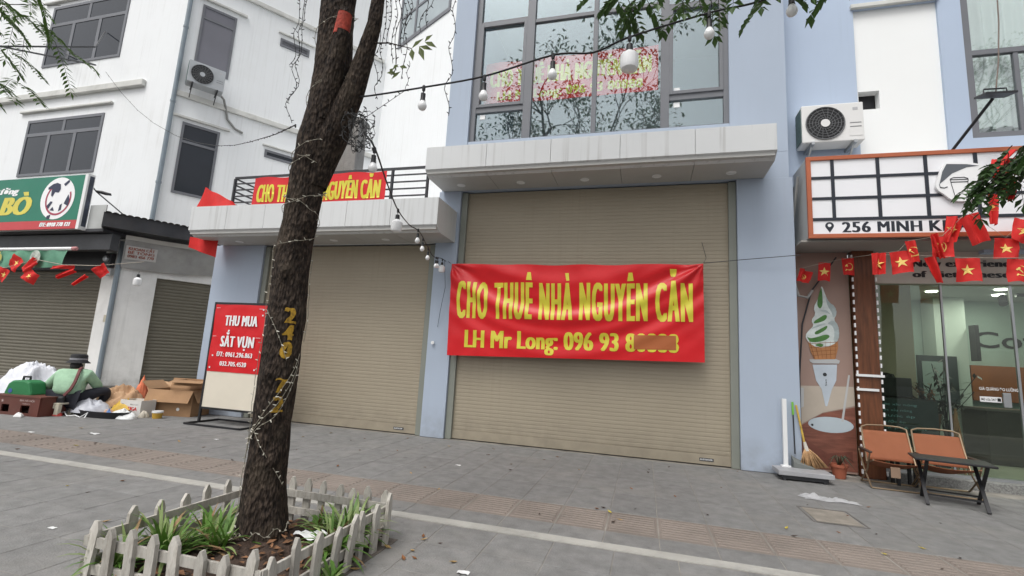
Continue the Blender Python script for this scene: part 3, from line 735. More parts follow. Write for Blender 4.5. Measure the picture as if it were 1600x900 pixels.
g = MB(); g.prism(lg, lambda a, b: (a, 7.60, b), lambda a, b: (a, 7.636, b)); lo = g.build('logo_plate', M_wpaint, sg)
hat = [(3.875, 4.10), (3.92, 4.28), (3.975, 4.39), (4.2, 4.375), (4.34, 4.345), (4.2, 4.33), (4.03, 4.25)]
g = MB(); g.prism(hat, lambda a, b: (a, 7.597, b), lambda a, b: (a, 7.599, b)); g.build('logo_hat', mat('logo_grey', (.1, .11, .125), .5), lo)
g = MB()
def stroke(pts, w):
    for p, q in zip(pts[:-1], pts[1:]): g.bar((p[0], 7.598, p[1]), (q[0], 7.598, q[1]), .0035, w, upv=(0, 0, 1))
stroke([(3.875, 4.10), (3.88, 4.055), (3.93, 4.045), (3.965, 4.06)], .014)
stroke([(4.0, 4.16), (4.045, 3.895), (4.165, 3.895), (4.205, 4.16), (4.0, 4.16)], .012); stroke([(4.005, 4.125), (4.2, 4.125)], .012); stroke([(4.0, 4.17), (4.04, 4.19), (4.16, 4.19), (4.205, 4.17)], .01)
g.build('logo_cup', mat('logo_line', (.03, .033, .04), .5), lo)
# floodlight on an arm above the sign
t = T('sign_floodlight', 'black flat floodlight on a slanted arm above the cafe sign', 'lamp', (4.13, 7.72, 4.61))
g = MB(); g.tube([(4.13, 8.2, 4.62), (4.13, 7.78, 4.63), (4.42, 7.35, 5.18)], .02, 8); g.build('arm', M_black, t)
g = MB(); g.obox((4.42, 7.3, 5.2), (.17, 0, -.005), (0, .12, .03), (0, -.003, .014)); g.build('lamp_head', M_dark, t, bevel=.004)
g = MB(); g.tube([(4.29, 7.3, 5.215), (4.30, 7.3, 5.29), (4.54, 7.3, 5.285), (4.55, 7.3, 5.21)], .011, 6); g.build('bracket', M_dark, t)
g = MB(); g.tube([(4.44, 7.32, 5.26), (4.52, 7.35, 5.7), (4.6, 7.4, 6.3), (4.66, 7.45, 7.2), (4.7, 7.5, 9)], .008, 6); g.build('cable', mat('brown_cable', (.16, .12, .1), .6), t)

# air conditioners
def aircon(name, label, origin, ex, ez, w, h, d, old=False):
    """origin = lower left front corner; ex = unit vector along the front, outwards normal = ex x z"""
    t = T(name, label, 'air conditioner', tuple(origin))
    ex = Vector(ex); n = Vector((ex.y, -ex.x, 0)); o = Vector(origin); Z = Vector((0, 0, 1))
    m = mat('aircon_old', (.42, .44, .46), .5, .06, 3, dirt=.4, dirtcol=(.22, .21, .19)) if old else mat('aircon_white', (.72, .715, .70), .4, .02, 2)
    def P(a, b, c): return o+ex*a+n*b+Z*c
    def B(a0, a1, b0, b1, c0, c1, nm, mm, bv=0):
        g = MB(); g.obox(P((a0+a1)/2, (b0+b1)/2, (c0+c1)/2), ex*(a1-a0)/2, n*(b1-b0)/2, Z*(c1-c0)/2); return g.build(nm, mm, t, bevel=bv)
    B(0, w, -d, 0, 0, h, 'casing', m, .012)
    B(-.01, w*.02, -d*.95, -.03, .04, h-.04, 'coil_fins', mat('coil_green', (.08, .13, .12), .5, .3, 30))
    cx, cz, r = w*.38, h*.49, h*.43
    g = MB(); k = 28; ring = []
    for j in range(k): a = 2*math.pi*j/k; ring.append(P(cx+r*math.cos(a), .004, cz+r*math.sin(a)))
    g.add(ring, [tuple(range(k))]); g.build('fan_recess', M_black, t)
    g = MB()
    for q in (.99, .82, .66, .5, .36):
        pts = [P(cx+r*q*math.cos(2*math.pi*j/32), .012, cz+r*q*math.sin(2*math.pi*j/32)) for j in range(33)]; g.tube(pts, .0045 if q < .9 else .009, 4, caps=False)
    for j in range(18):
        a = 2*math.pi*j/18; g.tube([P(cx+r*.25*math.cos(a-.35), .013, cz+r*.25*math.sin(a-.35)), P(cx+r*math.cos(a), .013, cz+r*math.sin(a))], .004, 4)
    g.build('fan_grille', mat('grille_grey', (.16, .165, .17), .5), t)
    g = MB(); g.add([P(cx+r*.24*math.cos(2*math.pi*j/20), .017, cz+r*.24*math.sin(2*math.pi*j/20)) for j in range(20)], [tuple(range(20))]); g.build('fan_hub', m, t)
    B(w*.76, w*.97, 0, .004, h*.12, h*.55, 'side_panel', m)
    g = MB()
    for q in range(2): g.obox(P(w*.865, .0055, h*(.46-.1*q)), ex*w*.09, n*.0012, Z*.006)
    g.build('panel_lines', mat('grille_grey', (.16, .165, .17), .5), t)
    B(w*.83, w*.91, 0, .003, h*.80, h*.87, 'badge', mat('badge_grey', (.45, .45, .46), .4))
    for a in (.16, .84):
        g = MB(); g.obox(P(w*a, -d*.5-.04, -.025), ex*.022, n*(d*.5+.08), Z*.022); g.build('bracket', M_steel if not old else M_dark, t)
        g = MB(); g.bar(P(w*a, -.05, -.03), P(w*a, -d-.1, -.3), .025, .025); g.build('brace', M_steel if not old else M_dark, t)
    return t
aircon('outdoor_aircon', 'clean white air conditioner on the pale blue wall above the cafe sign', (2.33, 7.95, 4.98), (1, 0, 0), None, .84, .62, .3)
p = S(0.2, 9.52, .62)
aircon('wall_aircon', 'grey weathered air conditioner under the shaded window of the white house', tuple(p), tuple(dv), None, 1.0, .72, .42, True)
t = T('aircon_hose', 'bent insulated hose hanging below the grey air conditioner', 'hose', tuple(S(1.3, 9.5, .1)))
g = MB(); g.tube([S(1.1, 9.6, .3), S(1.3, 9.5, .15), S(1.42, 9.2, .06), S(1.5, 8.9, .05), S(1.75, 8.66, .05), S(2.0, 8.6, .04)], .035, 8); g.build('hose', mat('hose_grey', (.25, .25, .24), .7, .2, 6), t, smooth=True)

# ice cream advert panel
ad = T('ice_cream_poster', 'tall printed poster of a green and white ice cream cone beside the timber post', 'poster', (2.68, 8.46, 0))
part('panel', mat('poster_ground', (.33, .225, .185), .55, .05, 1.5), ad, (2.25, 3.03, 8.44, 8.466, .02, 3.34))
py = 8.436
def flat(name, poly, m, dy=0.0, parent=ad):
    g = MB(); k = len(poly); g.add([(a, py-dy, b) for a, b in poly], [tuple(range(k))]); return g.build(name, m, parent)
flat('table_print', [(2.252, .62), (2.252, .05), (3.028, .05), (3.028, .98), (2.6, .86)], mat('poster_table', (.2, .075, .05), .5, .35, 3, stretch=(1, 1, 7)))
flat('backdrop_print', [(2.252, 1.25), (2.252, .64), (2.6, .87), (3.028, 1.0), (3.028, 1.28)], mat('poster_beige', (.46, .40, .33), .6, .08, 2), .001)
flat('block_print', [(2.252, .60), (2.3, .50), (2.64, .28), (2.97, .34), (2.97, .18), (2.64, .1), (2.252, .32)], mat('poster_table2', (.15, .052, .036), .5, .3, 4), .002)
flat('saucer_print', [(2.70+.30*math.cos(R(a)), .70+.115*math.sin(R(a))) for a in range(0, 360, 15)], mat('poster_saucer', (.46, .53, .57), .5, .05, 2), .003)
flat('saucer_hole', [(2.455+.018*math.cos(R(a)), .68+.018*math.sin(R(a))) for a in range(0, 360, 40)], M_dark, .004)
flat('stand_print', [(2.84, .76), (2.87, .76), (2.985, 1.45), (2.96, 1.45)], mat('poster_silver', (.46, .47, .47), .5), .004)
flat('holder_print', [(2.49, 1.58), (2.82, 1.60), (2.80, 1.36), (2.735, 1.22), (2.665, .97), (2.64, .97), (2.60, 1.22), (2.53, 1.34)], mat('poster_cup', (.48, .54, .60), .4, .08, 4), .005)
flat('holder_mark', [(2.65+.028*math.cos(R(a)), 1.44+.028*math.sin(R(a))) for a in range(0, 360, 30)], M_dark, .006)
g = MB(); lettering(g, 'Siam', lambda x, z: (2.66-z, py-.006, x), 1.27, 1.37, -.012, .012, .01); g.build('holder_lettering', M_dark, ad)
flat('ring_print', [(2.45, 1.66), (2.80, 1.685), (2.86, 1.66), (2.845, 1.615), (2.5, 1.60), (2.455, 1.625)], mat('poster_silver', (.46, .47, .47), .5), .006)
flat('wafer_print', [(2.44, 1.93), (2.84, 1.98), (2.845, 1.86), (2.80, 1.68), (2.52, 1.66), (2.47, 1.78)], mat('poster_wafer', (.42, .19, .075), .6, .1, 6), .007)
g = MB()
for i in range(6): g.bar((2.46+i*.07, py-.009, 1.95), (2.52+i*.055, py-.009, 1.68), .001, .008)
for i in range(4): g.bar((2.45+i*.015, py-.009, 1.9-i*.06), (2.84-i*.01, py-.009, 1.94-i*.06), .001, .008)
g.build('wafer_grid', mat('poster_wafer_line', (.26, .1, .035), .6), ad)
flat('cream_white', soften([(2.66, 2.83), (2.70, 2.68), (2.74, 2.56), (2.83, 2.49), (2.85, 2.38), (2.80, 2.28), (2.86, 2.2), (2.87, 2.04), (2.83, 1.93), (2.70, 1.86), (2.56, 1.84), (2.44, 1.92), (2.40, 2.02), (2.45, 2.10), (2.53, 2.18), (2.49, 2.26), (2.56, 2.36), (2.53, 2.46), (2.60, 2.6), (2.63, 2.72)], 1), mat('poster_cream', (.62, .68, .66), .5, .22, 7), .008)
for k, pl in enumerate(([(2.655, 2.80), (2.665, 2.62), (2.66, 2.5), (2.62, 2.44), (2.58, 2.5), (2.60, 2.62), (2.63, 2.72)],
      [(2.54, 2.26), (2.60, 2.30), (2.68, 2.36), (2.72, 2.34), (2.69, 2.27), (2.60, 2.23), (2.52, 2.21)],
      [(2.53, 2.08), (2.61, 2.13), (2.72, 2.20), (2.70, 2.13), (2.60, 2.06), (2.54, 2.04)],
      [(2.42, 2.02), (2.46, 1.98), (2.55, 2.0), (2.70, 2.06), (2.75, 2.02), (2.66, 1.95), (2.52, 1.92), (2.46, 1.93)],
      [(2.52, 1.88), (2.58, 1.91), (2.66, 1.9), (2.62, 1.85)])):
    flat('matcha_swirl', soften(pl), mat('poster_matcha', (.07, .20, .045), .5, .3, 8), .009+.0003*k)
for k, pl in enumerate(([(2.70, 2.68), (2.74, 2.56), (2.83, 2.49), (2.85, 2.38), (2.80, 2.30), (2.78, 2.40), (2.72, 2.50)], [(2.80, 2.28), (2.86, 2.2), (2.87, 2.04), (2.83, 1.93), (2.78, 1.95), (2.81, 2.08), (2.78, 2.2), (2.70, 2.22)], [(2.60, 2.42), (2.70, 2.44), (2.77, 2.36), (2.70, 2.39)], [(2.47, 2.12), (2.58, 2.2), (2.72, 2.23), (2.60, 2.17)])):
    flat('cream_shade', soften(pl), mat('poster_cream_shade', (.40, .47, .47), .5, .2, 8), .0085+.0001*k)
flat('cup_print', [(2.255, 1.24), (2.36, 1.22), (2.35, .94), (2.28, .90), (2.255, .95)], mat('poster_silver', (.46, .47, .47), .5), .003)
# white brackets across the post, conduit and drop hose by the poster
g = MB(); g.box(3.02, 3.38, 8.30, 8.325, 1.44, 1.475); g.box(3.02, 3.30, 8.30, 8.325, 1.235, 1.27); g.build('white_bracket', M_wplas, cf)
t = T('loose_conduit', 'grey electric conduit looping down the corner beside the ice cream poster', 'conduit', (2.24, 8.3, 2.5))
g = MB(); g.tube([(2.22, 7.85, 4.4), (2.20, 8.2, 3.6), (2.22, 8.25, 2.9), (2.28, 8.25, 2.62), (2.42, 8.3, 2.6), (2.5, 8.34, 2.72)], .02, 8); g.build('tube', mat('conduit_grey', (.33, .33, .32), .5, .1, 4), t, smooth=True)
g = MB(); g.tube([(2.85, 8.36, 3.25), (2.5, 8.38, 2.72), (2.36, 8.4, 2.2), (2.30, 8.41, 1.4), (2.29, 8.42, .2)], .012, 6); g.build('cable', M_dark, t)
# ------------------------------------------------------------------ street tree
def bark_mat():
    m = bpy.data.materials.new('dark_bark'); m.use_nodes = True
    n, l = m.node_tree.nodes, m.node_tree.links; b = n['Principled BSDF']; b.inputs['Roughness'].default_value = .9; b.inputs['Specular IOR Level'].default_value = .2
    ge = n.new('ShaderNodeNewGeometry'); mp = n.new('ShaderNodeMapping'); mp.inputs['Scale'].default_value = (1, 1, .38); l.new(ge.outputs['Position'], mp.inputs[0])
    a = n.new('ShaderNodeTexNoise'); a.inputs['Scale'].default_value = 55; a.inputs['Detail'].default_value = 8; l.new(mp.outputs[0], a.inputs['Vector'])
    v = n.new('ShaderNodeTexVoronoi'); v.inputs['Scale'].default_value = 60; l.new(mp.outputs[0], v.inputs['Vector'])
    c = n.new('ShaderNodeValToRGB'); e = c.color_ramp.elements
    e[0].position = .32; e[0].color = (.008, .006, .005, 1); e[1].position = .72; e[1].color = (.088, .066, .050, 1)
    x = e.new(.52); x.color = (.031, .022, .017, 1); l.new(a.outputs['Fac'], c.inputs[0])
    s = n.new('ShaderNodeTexNoise'); s.inputs['Scale'].default_value = 5; s.inputs['Detail'].default_value = 6; l.new(ge.outputs['Position'], s.inputs['Vector'])
    r = n.new('ShaderNodeMapRange'); r.inputs[1].default_value = .5; r.inputs[2].default_value = .75; r.inputs[4].default_value = .45; l.new(s.outputs['Fac'], r.inputs[0])
    mx = n.new('ShaderNodeMix'); mx.data_type = 'RGBA'; l.new(r.outputs[0], mx.inputs[0]); l.new(c.outputs[0], mx.inputs[6]); mx.inputs[7].default_value = (.105, .083, .060, 1)
    l.new(mx.outputs[2], b.inputs['Base Color'])
    ad_ = n.new('ShaderNodeMath'); ad_.operation = 'ADD'; l.new(a.outputs['Fac'], ad_.inputs[0]); l.new(v.outputs['Distance'], ad_.inputs[1])
    bp = n.new('ShaderNodeBump'); bp.inputs['Strength'].default_value = .9; bp.inputs['Distance'].default_value = .02; l.new(ad_.outputs[0], bp.inputs['Height']); l.new(bp.outputs[0], b.inputs['Normal'])
    return m
M_bark = bark_mat()
TX, TY = -2.46, 2.9
tree = T('street_tree', 'dark barked forked street tree wrapped in fairy lights inside the picket fence', 'tree', (TX, TY, 0))
TR = [(-.0, -2.450, .19), (.12, -2.46, .155), (.5, -2.482, .136), (.89, -2.492, .127), (1.47, -2.484, .118), (2.03, -2.492, .114), (2.52, -2.448, .124), (2.9, -2.39, .152), (3.2, -2.345, .155), (3.55, -2.35, .140), (4.1, -2.37, .125), (5.0, -2.42, .105), (6.4, -2.5, .08)]
def trunk_at(z):
    for a, b in zip(TR[:-1], TR[1:]):
        if a[0] <= z <= b[0]:
            t = (z-a[0])/(b[0]-a[0]); t = t*t*(3-2*t); return a[1]+(b[1]-a[1])*t, a[2]+(b[2]-a[2])*t
    return TR[-1][1], TR[-1][2]
def rough_tube(path, step, n, amp):
    """path(t) -> centre, radius; t in 0..1"""
    g = MB(); vs = []; N = step
    for i in range(N+1):
        c, r = path(i/N)
        for j in range(n):
            a = 2*math.pi*j/n; d = Vector((math.cos(a), math.sin(a), 0)); p = c+d*r
            k = noise.fractal(Vector((p.x*9, p.y*9, p.z*3.2)), 1, 2, 5)*amp + noise.noise(Vector((p.x*2.2, p.y*2.2, p.z*1.1)))*amp*1.3
            fl = .34*math.exp(-max(0, p.z)/.10)*(.5+.5*math.cos(a*5+1.3)) if r > .11 and p.z < .6 else 0
            kn = sum(.03*math.exp(-(((p.z-kz)/.06)**2+((a-ka)/.35)**2)) for kz, ka in ((.62, 5.6), (1.9, 5.1), (1.18, 4.9), (2.3, 5.9))) if r > .1 else 0
            vs.append(p+d*(k+kn+fl*r))
    g.add(vs, [(i*n+j, i*n+(j+1)%n, (i+1)*n+(j+1)%n, (i+1)*n+j) for i in range(N) for j in range(n)]); return g
def pth(t): z = -.02+t*6.4; x, r = trunk_at(max(0, z)); return Vector((x, TY, z)), r*(1+.25*max(0, 1-z/.14)**2)
g = rough_tube(pth, 230, 40, .013); trunk = g.build('trunk', M_bark, tree, smooth='all', fix=False)
LB = [((-2.40, 2.9, 2.55), .10), ((-2.27, 2.89, 2.95), .115), ((-2.14, 2.88, 3.28), .088), ((-2.065, 2.87, 3.53), .066), ((-1.995, 2.86, 3.82), .052), ((-1.99, 2.86, 4.1), .05), ((-1.85, 2.8, 5.2), .05), ((-1.6, 2.75, 6.3), .04)]
def pl(t):
    k = t*(len(LB)-1); i = min(int(k), len(LB)-2); f = k-i
    return Vector(LB[i][0]).lerp(Vector(LB[i+1][0]), f), LB[i][1]+(LB[i+1][1]-LB[i][1])*f
rough_tube(pl, 110, 20, .006).build('limb', M_bark, tree, smooth='all', fix=False)
g = MB(); g.tube([(-2.32, 2.84, 3.05), (-2.26, 2.80, 3.35), (-2.20, 2.76, 3.64), (-2.19, 2.755, 3.70)], [.08, .075, .056, .054], 14); g.build('cut_stub', M_bark, tree, smooth=True)
g = MB(); g.tube([(-2.203, 2.759, 3.67), (-2.178, 2.748, 3.84)], [.0575, .05], 14); sb = g.build('painted_stub', mat('red_paint_on_wood', (.36, .05, .03), .8, .45, 22, .6, 60, dirt=.5, dirtcol=(.05, .025, .02), ds=14), tree, smooth=True)
g = MB(); g.tube([(-2.178, 2.748, 3.838), (-2.17, 2.745, 3.88)], [.052, .036], 12); g.build('stub_cap', M_bark, tree, smooth=True)
# painted number, brushed vertically on the bark
FA = math.atan2(-TY, -TX)           # bearing from the trunk to the camera
def on_trunk(th, z, off=.006):
    x, r = trunk_at(z); p = Vector((x+r*math.cos(th), TY+r*math.sin(th), z)); d = Vector((math.cos(th), math.sin(th), 0))
    k = noise.fractal(Vector((p.x*9, p.y*9, p.z*3.2)), 1, 2, 5)*.013 + noise.noise(Vector((p.x*2.2, p.y*2.2, p.z*1.1)))*.013*1.3
    return p+d*(k+off)
M_ypaint = mat('yellow_brush_paint', (.36, .21, .018), .8, .35, 30, dirt=1.0, dirtcol=(.03, .02, .015), ds=70)
for ch, za, zb in (('2', 1.535, 1.64), ('4', 1.415, 1.52), ('0', 1.29, 1.40), ('7', 1.06, 1.15), ('2', .93, 1.03)):
    g = MB(); lettering(g, ch, lambda x, z: on_trunk(FA+.20+x/.13+.5*noise.noise(Vector((z*25, x*9, 0)))*.12, z+.012*noise.noise(Vector((x*30, z*18, 5))), .0045), -.038, .038, za, zb, .0, cut=.01, fat=.01, dn=(math.cos(FA), math.sin(FA), 0)); g.build('painted_digit', M_ypaint, tree, smooth='all', fix=False)

def leaf_quad(g, c, d, w, up_):
    s = d.cross(up_)
    if s.length < 1e-4: s = d.cross(Vector((1, 0, 0)))
    s = s.normalized()*w; nn = s.cross(d).normalized()*w*.35
    g.add([c, c+d*.45+s+nn, c+d, c+d*.45-s+nn, c+d*.5], [(0, 4, 1), (1, 4, 2), (2, 4, 3), (3, 4, 0)])
def grow(wood, leaf, p, d, L, r, depth, rng, lsz=.075, nl=16):
    pts = [p]; q = p.copy(); dd = d.copy()
    for i in range(4):
        dd = (dd+Vector((rng.uniform(-.22, .22), rng.uniform(-.22, .22), rng.uniform(-.08, .2)))).normalized(); q = q+dd*L/4; pts.append(q.copy())
    wood.tube(pts, [r*(1-.13*i) for i in range(5)], 6, caps=False)
    if depth == 0 or r < .007:
        for k in range(nl):
            c = pts[-1]+Vector((rng.gauss(0, .17), rng.gauss(0, .17), rng.gauss(-.05, .12)))
            e = Vector((rng.uniform(-1, 1), rng.uniform(-1, 1), rng.uniform(-1, .25))).normalized()*lsz*rng.uniform(.8, 1.5)
            leaf_quad(leaf, c, e, lsz*.27, Vector((0, 0, 1)))
        return
    for k in range(rng.choice((2, 3, 3))):
        a = rng.uniform(0, 6.28); tilt = rng.uniform(.35, .95)
        x = dd.cross(Vector((0, 0, 1)) if abs(dd.z) < .9 else Vector((1, 0, 0))).normalized(); y = dd.cross(x)
        nd = (dd*math.cos(tilt)+(x*math.cos(a)+y*math.sin(a))*math.sin(tilt)).normalized(); nd.z += .12; nd.normalize()
        grow(wood, leaf, pts[rng.choice((2, 3, 4))], nd, L*rng.uniform(.62, .85), r*rng.uniform(.5, .68), depth-1, rng, lsz, nl)
def crown(t, starts, seed, lsz=.12, nl=13):
    rng = random.Random(seed); w, lf = MB(), MB()
    for p, d, L, r, dep in starts: grow(w, lf, Vector(p), Vector(d).normalized(), L, r, dep, rng, lsz, nl)
    w.build('branches', M_bark, t, smooth='all', fix=False); stuff(lf.build('crown', M_leaf, t, fix=False))
crown(tree, [((-2.5, 2.9, 6.2), (-.25, .1, 1), 1.9, .075, 4), ((-2.46, 2.9, 5.6), (-.9, -.1, .7), 1.7, .055, 4), ((-2.47, 2.9, 5.9), (.7, .3, .9), 1.8, .06, 4),
             ((-1.6, 2.75, 6.2), (.3, -.1, 1), 1.9, .045, 4), ((-1.75, 2.78, 5.7), (1, .0, .75), 1.8, .045, 4), ((-2.43, 2.9, 5.3), (-.3, -.8, .8), 1.5, .05, 3)], 11)
def other_tree(x, y, label, seed, h=6.0):
    t = T('street_tree', label, 'tree', (x, y, 0), group='street trees along the pavement')
    rough_tube(lambda u: (Vector((x+.15*math.sin(u*3), y, u*h)), .17-.1*u), 60, 16, .01).build('trunk', M_bark, t, smooth='all', fix=False)
    crown(t, [((x, y, h*.95), (.2, .1, 1), 1.8, .07, 4), ((x, y, h*.8), (.8, -.2, .7), 1.7, .05, 4), ((x, y, h*.85), (-.8, .2, .8), 1.7, .05, 4)], seed, .085, 14)
    return t
other_tree(-9.2, 2.2, 'street tree standing beyond the left edge behind the feathery branch', 21)
other_tree(5.6, 3.2, 'street tree standing beyond the right edge behind the drooping branch', 22)

# twigs that hang into the picture
def pinnate(w, lf, p, d, L, npair, ll, lw, rng, droop=.5):
    pts = [Vector(p)]; dd = Vector(d).normalized(); n = npair+1
    for i in range(n):
        dd = (dd+Vector((0, 0, -droop/n))).normalized(); pts.append(pts[-1]+dd*L/n)
    w.tube(pts, [.003*(1-.6*i/n) for i in range(n+1)], 4, caps=False)
    for i in range(1, n+1):
        t_ = (pts[i]-pts[i-1]).normalized(); s = t_.cross(Vector((0, 0, 1))).normalized()
        for q in (-1, 1):
            e = (t_*.55+s*q*.8+Vector((0, 0, rng.uniform(-.55, .05)))).normalized()*ll*rng.uniform(.8, 1.15)*(1-.25*abs(i/n-.5))
            leaf_quad(lf, pts[i], e, lw, Vector((rng.uniform(-.3, .3), rng.uniform(-.3, .3), 1)))
    leaf_quad(lf, pts[-1], dd*ll, lw, Vector((0, 0, 1)))
def twig(name, label, main, sprays, seed, col=M_leaf, ll=.06, lw=.014, npair=6, L=.32, droop=.6, r=.008):
    rng = random.Random(seed); w, lf = MB(), MB(); t = T(name, label, 'branch', main[0], group=None)
    w.tube(main, [r*(1-.6*i/(len(main)-1)) for i in range(len(main))], 6)
    for p, d in sprays: pinnate(w, lf, p, d, L*rng.uniform(.8, 1.2), npair, ll, lw, rng, droop)
    w.build('twig', M_bark, t, smooth='all', fix=False); lf.build('leaves', col, t, fix=False)
    return t
rng = random.Random(4)
M_leaf2 = mat('fresh_leaf', (.075, .14, .03), .4, .35, 9, transl=.35)
sp = []
for x, z in ((-.18, 3.80), (-.10, 3.84), (-.02, 3.80), (.03, 3.83), (-.28, 3.86), (-.22, 3.84), (-.06, 3.82), (-.14, 3.78), (.0, 3.86)): sp.append(((x, 2.9+rng.uniform(-.1, .1), z), (rng.uniform(-.7, .7), rng.uniform(-.5, .5), -.55)))
for x, z in ((.20, 3.79), (.26, 3.75), (.30, 3.77), (.38, 3.75), (.42, 3.78)): sp.append(((x, 2.9+rng.uniform(-.1, .1), z), (rng.uniform(-.8, .8), rng.uniform(-.5, .5), -.5)))
for x, z in ((.52, 3.77), (.58, 3.77), (.62, 3.74), (.66, 3.78), (.73, 3.74), (.80, 3.73), (.70, 3.76), (.92, 3.72), (1.05, 3.68)): sp.append(((x, 2.9+rng.uniform(-.1, .1), z), (rng.uniform(-.8, .8), rng.uniform(-.5, .5), -.5)))
twig('leafy_branch', 'green leafy branch hanging from the top edge before the big upper window', [(-1.9, 2.8, 5.3), (-1.2, 2.85, 4.5), (-.3, 2.9, 3.9), (.4, 2.9, 3.8), (1.2, 2.9, 3.72)], sp, 31, M_leaf, .078, .0185, 6, .26, .5)
sp = []
for i in range(32): sp.append(((-6.75+rng.uniform(-.3, .55), 3.0+rng.uniform(-.4, .4), 4.72+rng.uniform(-.25, .35)), (rng.uniform(-.2, 1), rng.uniform(-.5, .5), -.35)))
for i in range(8): sp.append(((-6.7+rng.uniform(-.2, .25), 3.0+rng.uniform(-.2, .2), 4.0+rng.uniform(-.06, .08)), (rng.uniform(.2, 1), rng.uniform(-.5, .5), -.3)))
twig('feathery_branch', 'feathery green branch reaching in at the top left corner by the white house', [(-9.0, 2.3, 5.9), (-7.8, 2.8, 5.2), (-6.7, 3.0, 4.85), (-5.9, 3.05, 4.75)], sp, 32, M_leaf2, .10, .014, 11, .46, .5)
sp = []
for i in range(34):
    u = rng.random(); c = Vector((2.80, 4.1, 3.28)).lerp(Vector((2.34, 3.95, 2.80)), u); sp.append(((c.x+rng.uniform(-.06, .08), c.y+rng.uniform(-.2, .2), c.z+rng.uniform(-.05, .08)), (rng.uniform(-.8, .3), rng.uniform(-.6, .6), rng.uniform(-.9, -.2))))
for i in range(10): sp.append(((2.62+rng.uniform(-.1, .15), 4.0+rng.uniform(-.2, .2), 3.0+rng.uniform(-.15, .1)), (rng.uniform(-.5, .3), rng.uniform(-.4, .4), -1)))
twig('drooping_branch', 'dark green drooping branch with red flags caught in it at the right edge', [(5.2, 3.4, 5.2), (3.8, 3.9, 4.2), (2.9, 4.1, 3.45), (2.55, 4.0, 3.05), (2.32, 3.95, 2.78)], sp, 33, mat('deep_green_leaf', (.042, .088, .024), .45, .4, 9, transl=.3), .085, .021, 6, .26, .6)
sp = [((-1.68, 2.9, 3.60), (.6, .2, .5)), ((-1.62, 2.9, 3.58), (.5, -.3, -.4))]
t = T('sprout', 'small sprig of green leaves growing off the tree fork', 'twig', (-2.0, 2.87, 3.6))
w, lf = MB(), MB(); w.tube([(-2.02, 2.86, 3.66), (-1.85, 2.85, 3.63), (-1.66, 2.85, 3.56)], [.006, .005, .003], 5)
for p, d in (((-1.66, 2.85, 3.56), (.09, 0, .07)), ((-1.66, 2.85, 3.56), (.02, 0, -.1)), ((-1.6, 2.85, 3.57), (.1, .02, -.03)), ((-1.6, 2.85, 3.57), (.05, 0, -.12)), ((-1.56, 2.85, 3.6), (.06, 0, .05)), ((-1.56, 2.85, 3.6), (.1, 0, -.06))): leaf_quad(lf, Vector(p), Vector(d), .022, Vector((0, -1, .3)))
for i in range(7): leaf_quad(lf, Vector((-1.77+rng.uniform(-.04, .04), 2.85, 3.4+rng.uniform(-.03, .05))), Vector((rng.uniform(-1, 1), 0, rng.uniform(-1, .4)))*.075, .018, Vector((0, -1, .2)))
w.tube([(-1.8, 2.86, 3.62), (-1.77, 2.85, 3.4)], .003, 4)
w.build('stem', M_bark, t, fix=False); lf.build('leaves', mat('young_leaf', (.09, .12, .025), .45, .5, 14, transl=.3), t, fix=False)

# ------------------------------------------------------------------ planter with picket fence
FX0, FX1, FY0, FY1 = -3.02, -1.80, 2.16, 3.44
soil = MB()
def soilf(u, v):
    x = FX0+.03+u*(FX1-FX0-.06); y = FY0+.03+v*(FY1-FY0-.06); d = math.hypot(x-TX, y-TY+.05)
    return (x, y, .04+.10*math.exp(-(d/.34)**2)+.03*noise.fractal(Vector((x*7, y*7, 0)), 1, 2, 5)+.012*noise.noise(Vector((x*30, y*30, 1))))
soil.grid(soilf, 90, 90)
so_ = soil.build('soil', mat('dark_soil', (.052, .033, .024), .95, .5, 18, .8, 70), None, smooth='all', fix=False); stuff(so_)
so_['label'] = 'dark brown soil heaped around the tree inside the picket fence'; so_['category'] = 'soil'
fence = T('picket_fence', 'weathered whitewashed low picket fence squaring off the tree pit', 'fence', ((FX0+FX1)/2, (FY0+FY1)/2, 0))
M_pick = mat('worn_white_timber', (.52, .495, .445), .85, .28, 9, .4, 60, dirt=1.0, dirtcol=(.17, .145, .115), ds=9, stretch=(3, 3, .7), rnd=.14, zdirt=.8, streak=1.0, streakcol=(.15, .12, .09), spots=.5)
random.seed(12)
def picket_mesh(h, w):
    g = MB(); k = .012; pts = [(-w/2, 0), (w/2, 0), (w/2, h-.045), (w*.1, h), (-w*.12, h-.002), (-w/2, h-.05)]
    g.prism(pts, lambda a, b: (a, -k, b), lambda a, b: (a, k, b)); return g.mesh('picket', M_pick)
variants = [picket_mesh(.355+random.uniform(-.035, .02), .056+random.uniform(-.007, .007)) for _ in range(6)]
def fence_side(a, b, n, outward):
    a, b = Vector((*a, 0)), Vector((*b, 0)); d = (b-a).normalized(); o = Vector((*outward, 0)); ang = math.atan2(d.y, d.x)
    for z in (.105, .235):
        g = MB(); g.obox((a+b)/2-o*.011+Vector((0, 0, z+random.uniform(-.01, .01))), d*((b-a).length/2-.01), o*.009, Vector((0, 0, .026))); g.build('rail', M_pick, fence)
    for i in range(n):
        p = a.lerp(b, (i+.5)/n)+o*.011+Vector((random.uniform(-.008, .008), random.uniform(-.008, .008), random.uniform(-.012, .004)))
        q = inst(random.choice(variants), 'picket', fence, tuple(p-Vector(fence.location)), (random.uniform(-.07, .07), random.uniform(-.085, .085), ang+random.uniform(-.1, .1)))
fence_side((FX0, FY0), (FX1, FY0), 8, (0, -1)); fence_side((FX1, FY0), (FX1, FY1), 8, (1, 0)); fence_side((FX1, FY1), (FX0, FY1), 9, (0, 1)); fence_side((FX0, FY1), (FX0, FY0), 7, (-1, 0))
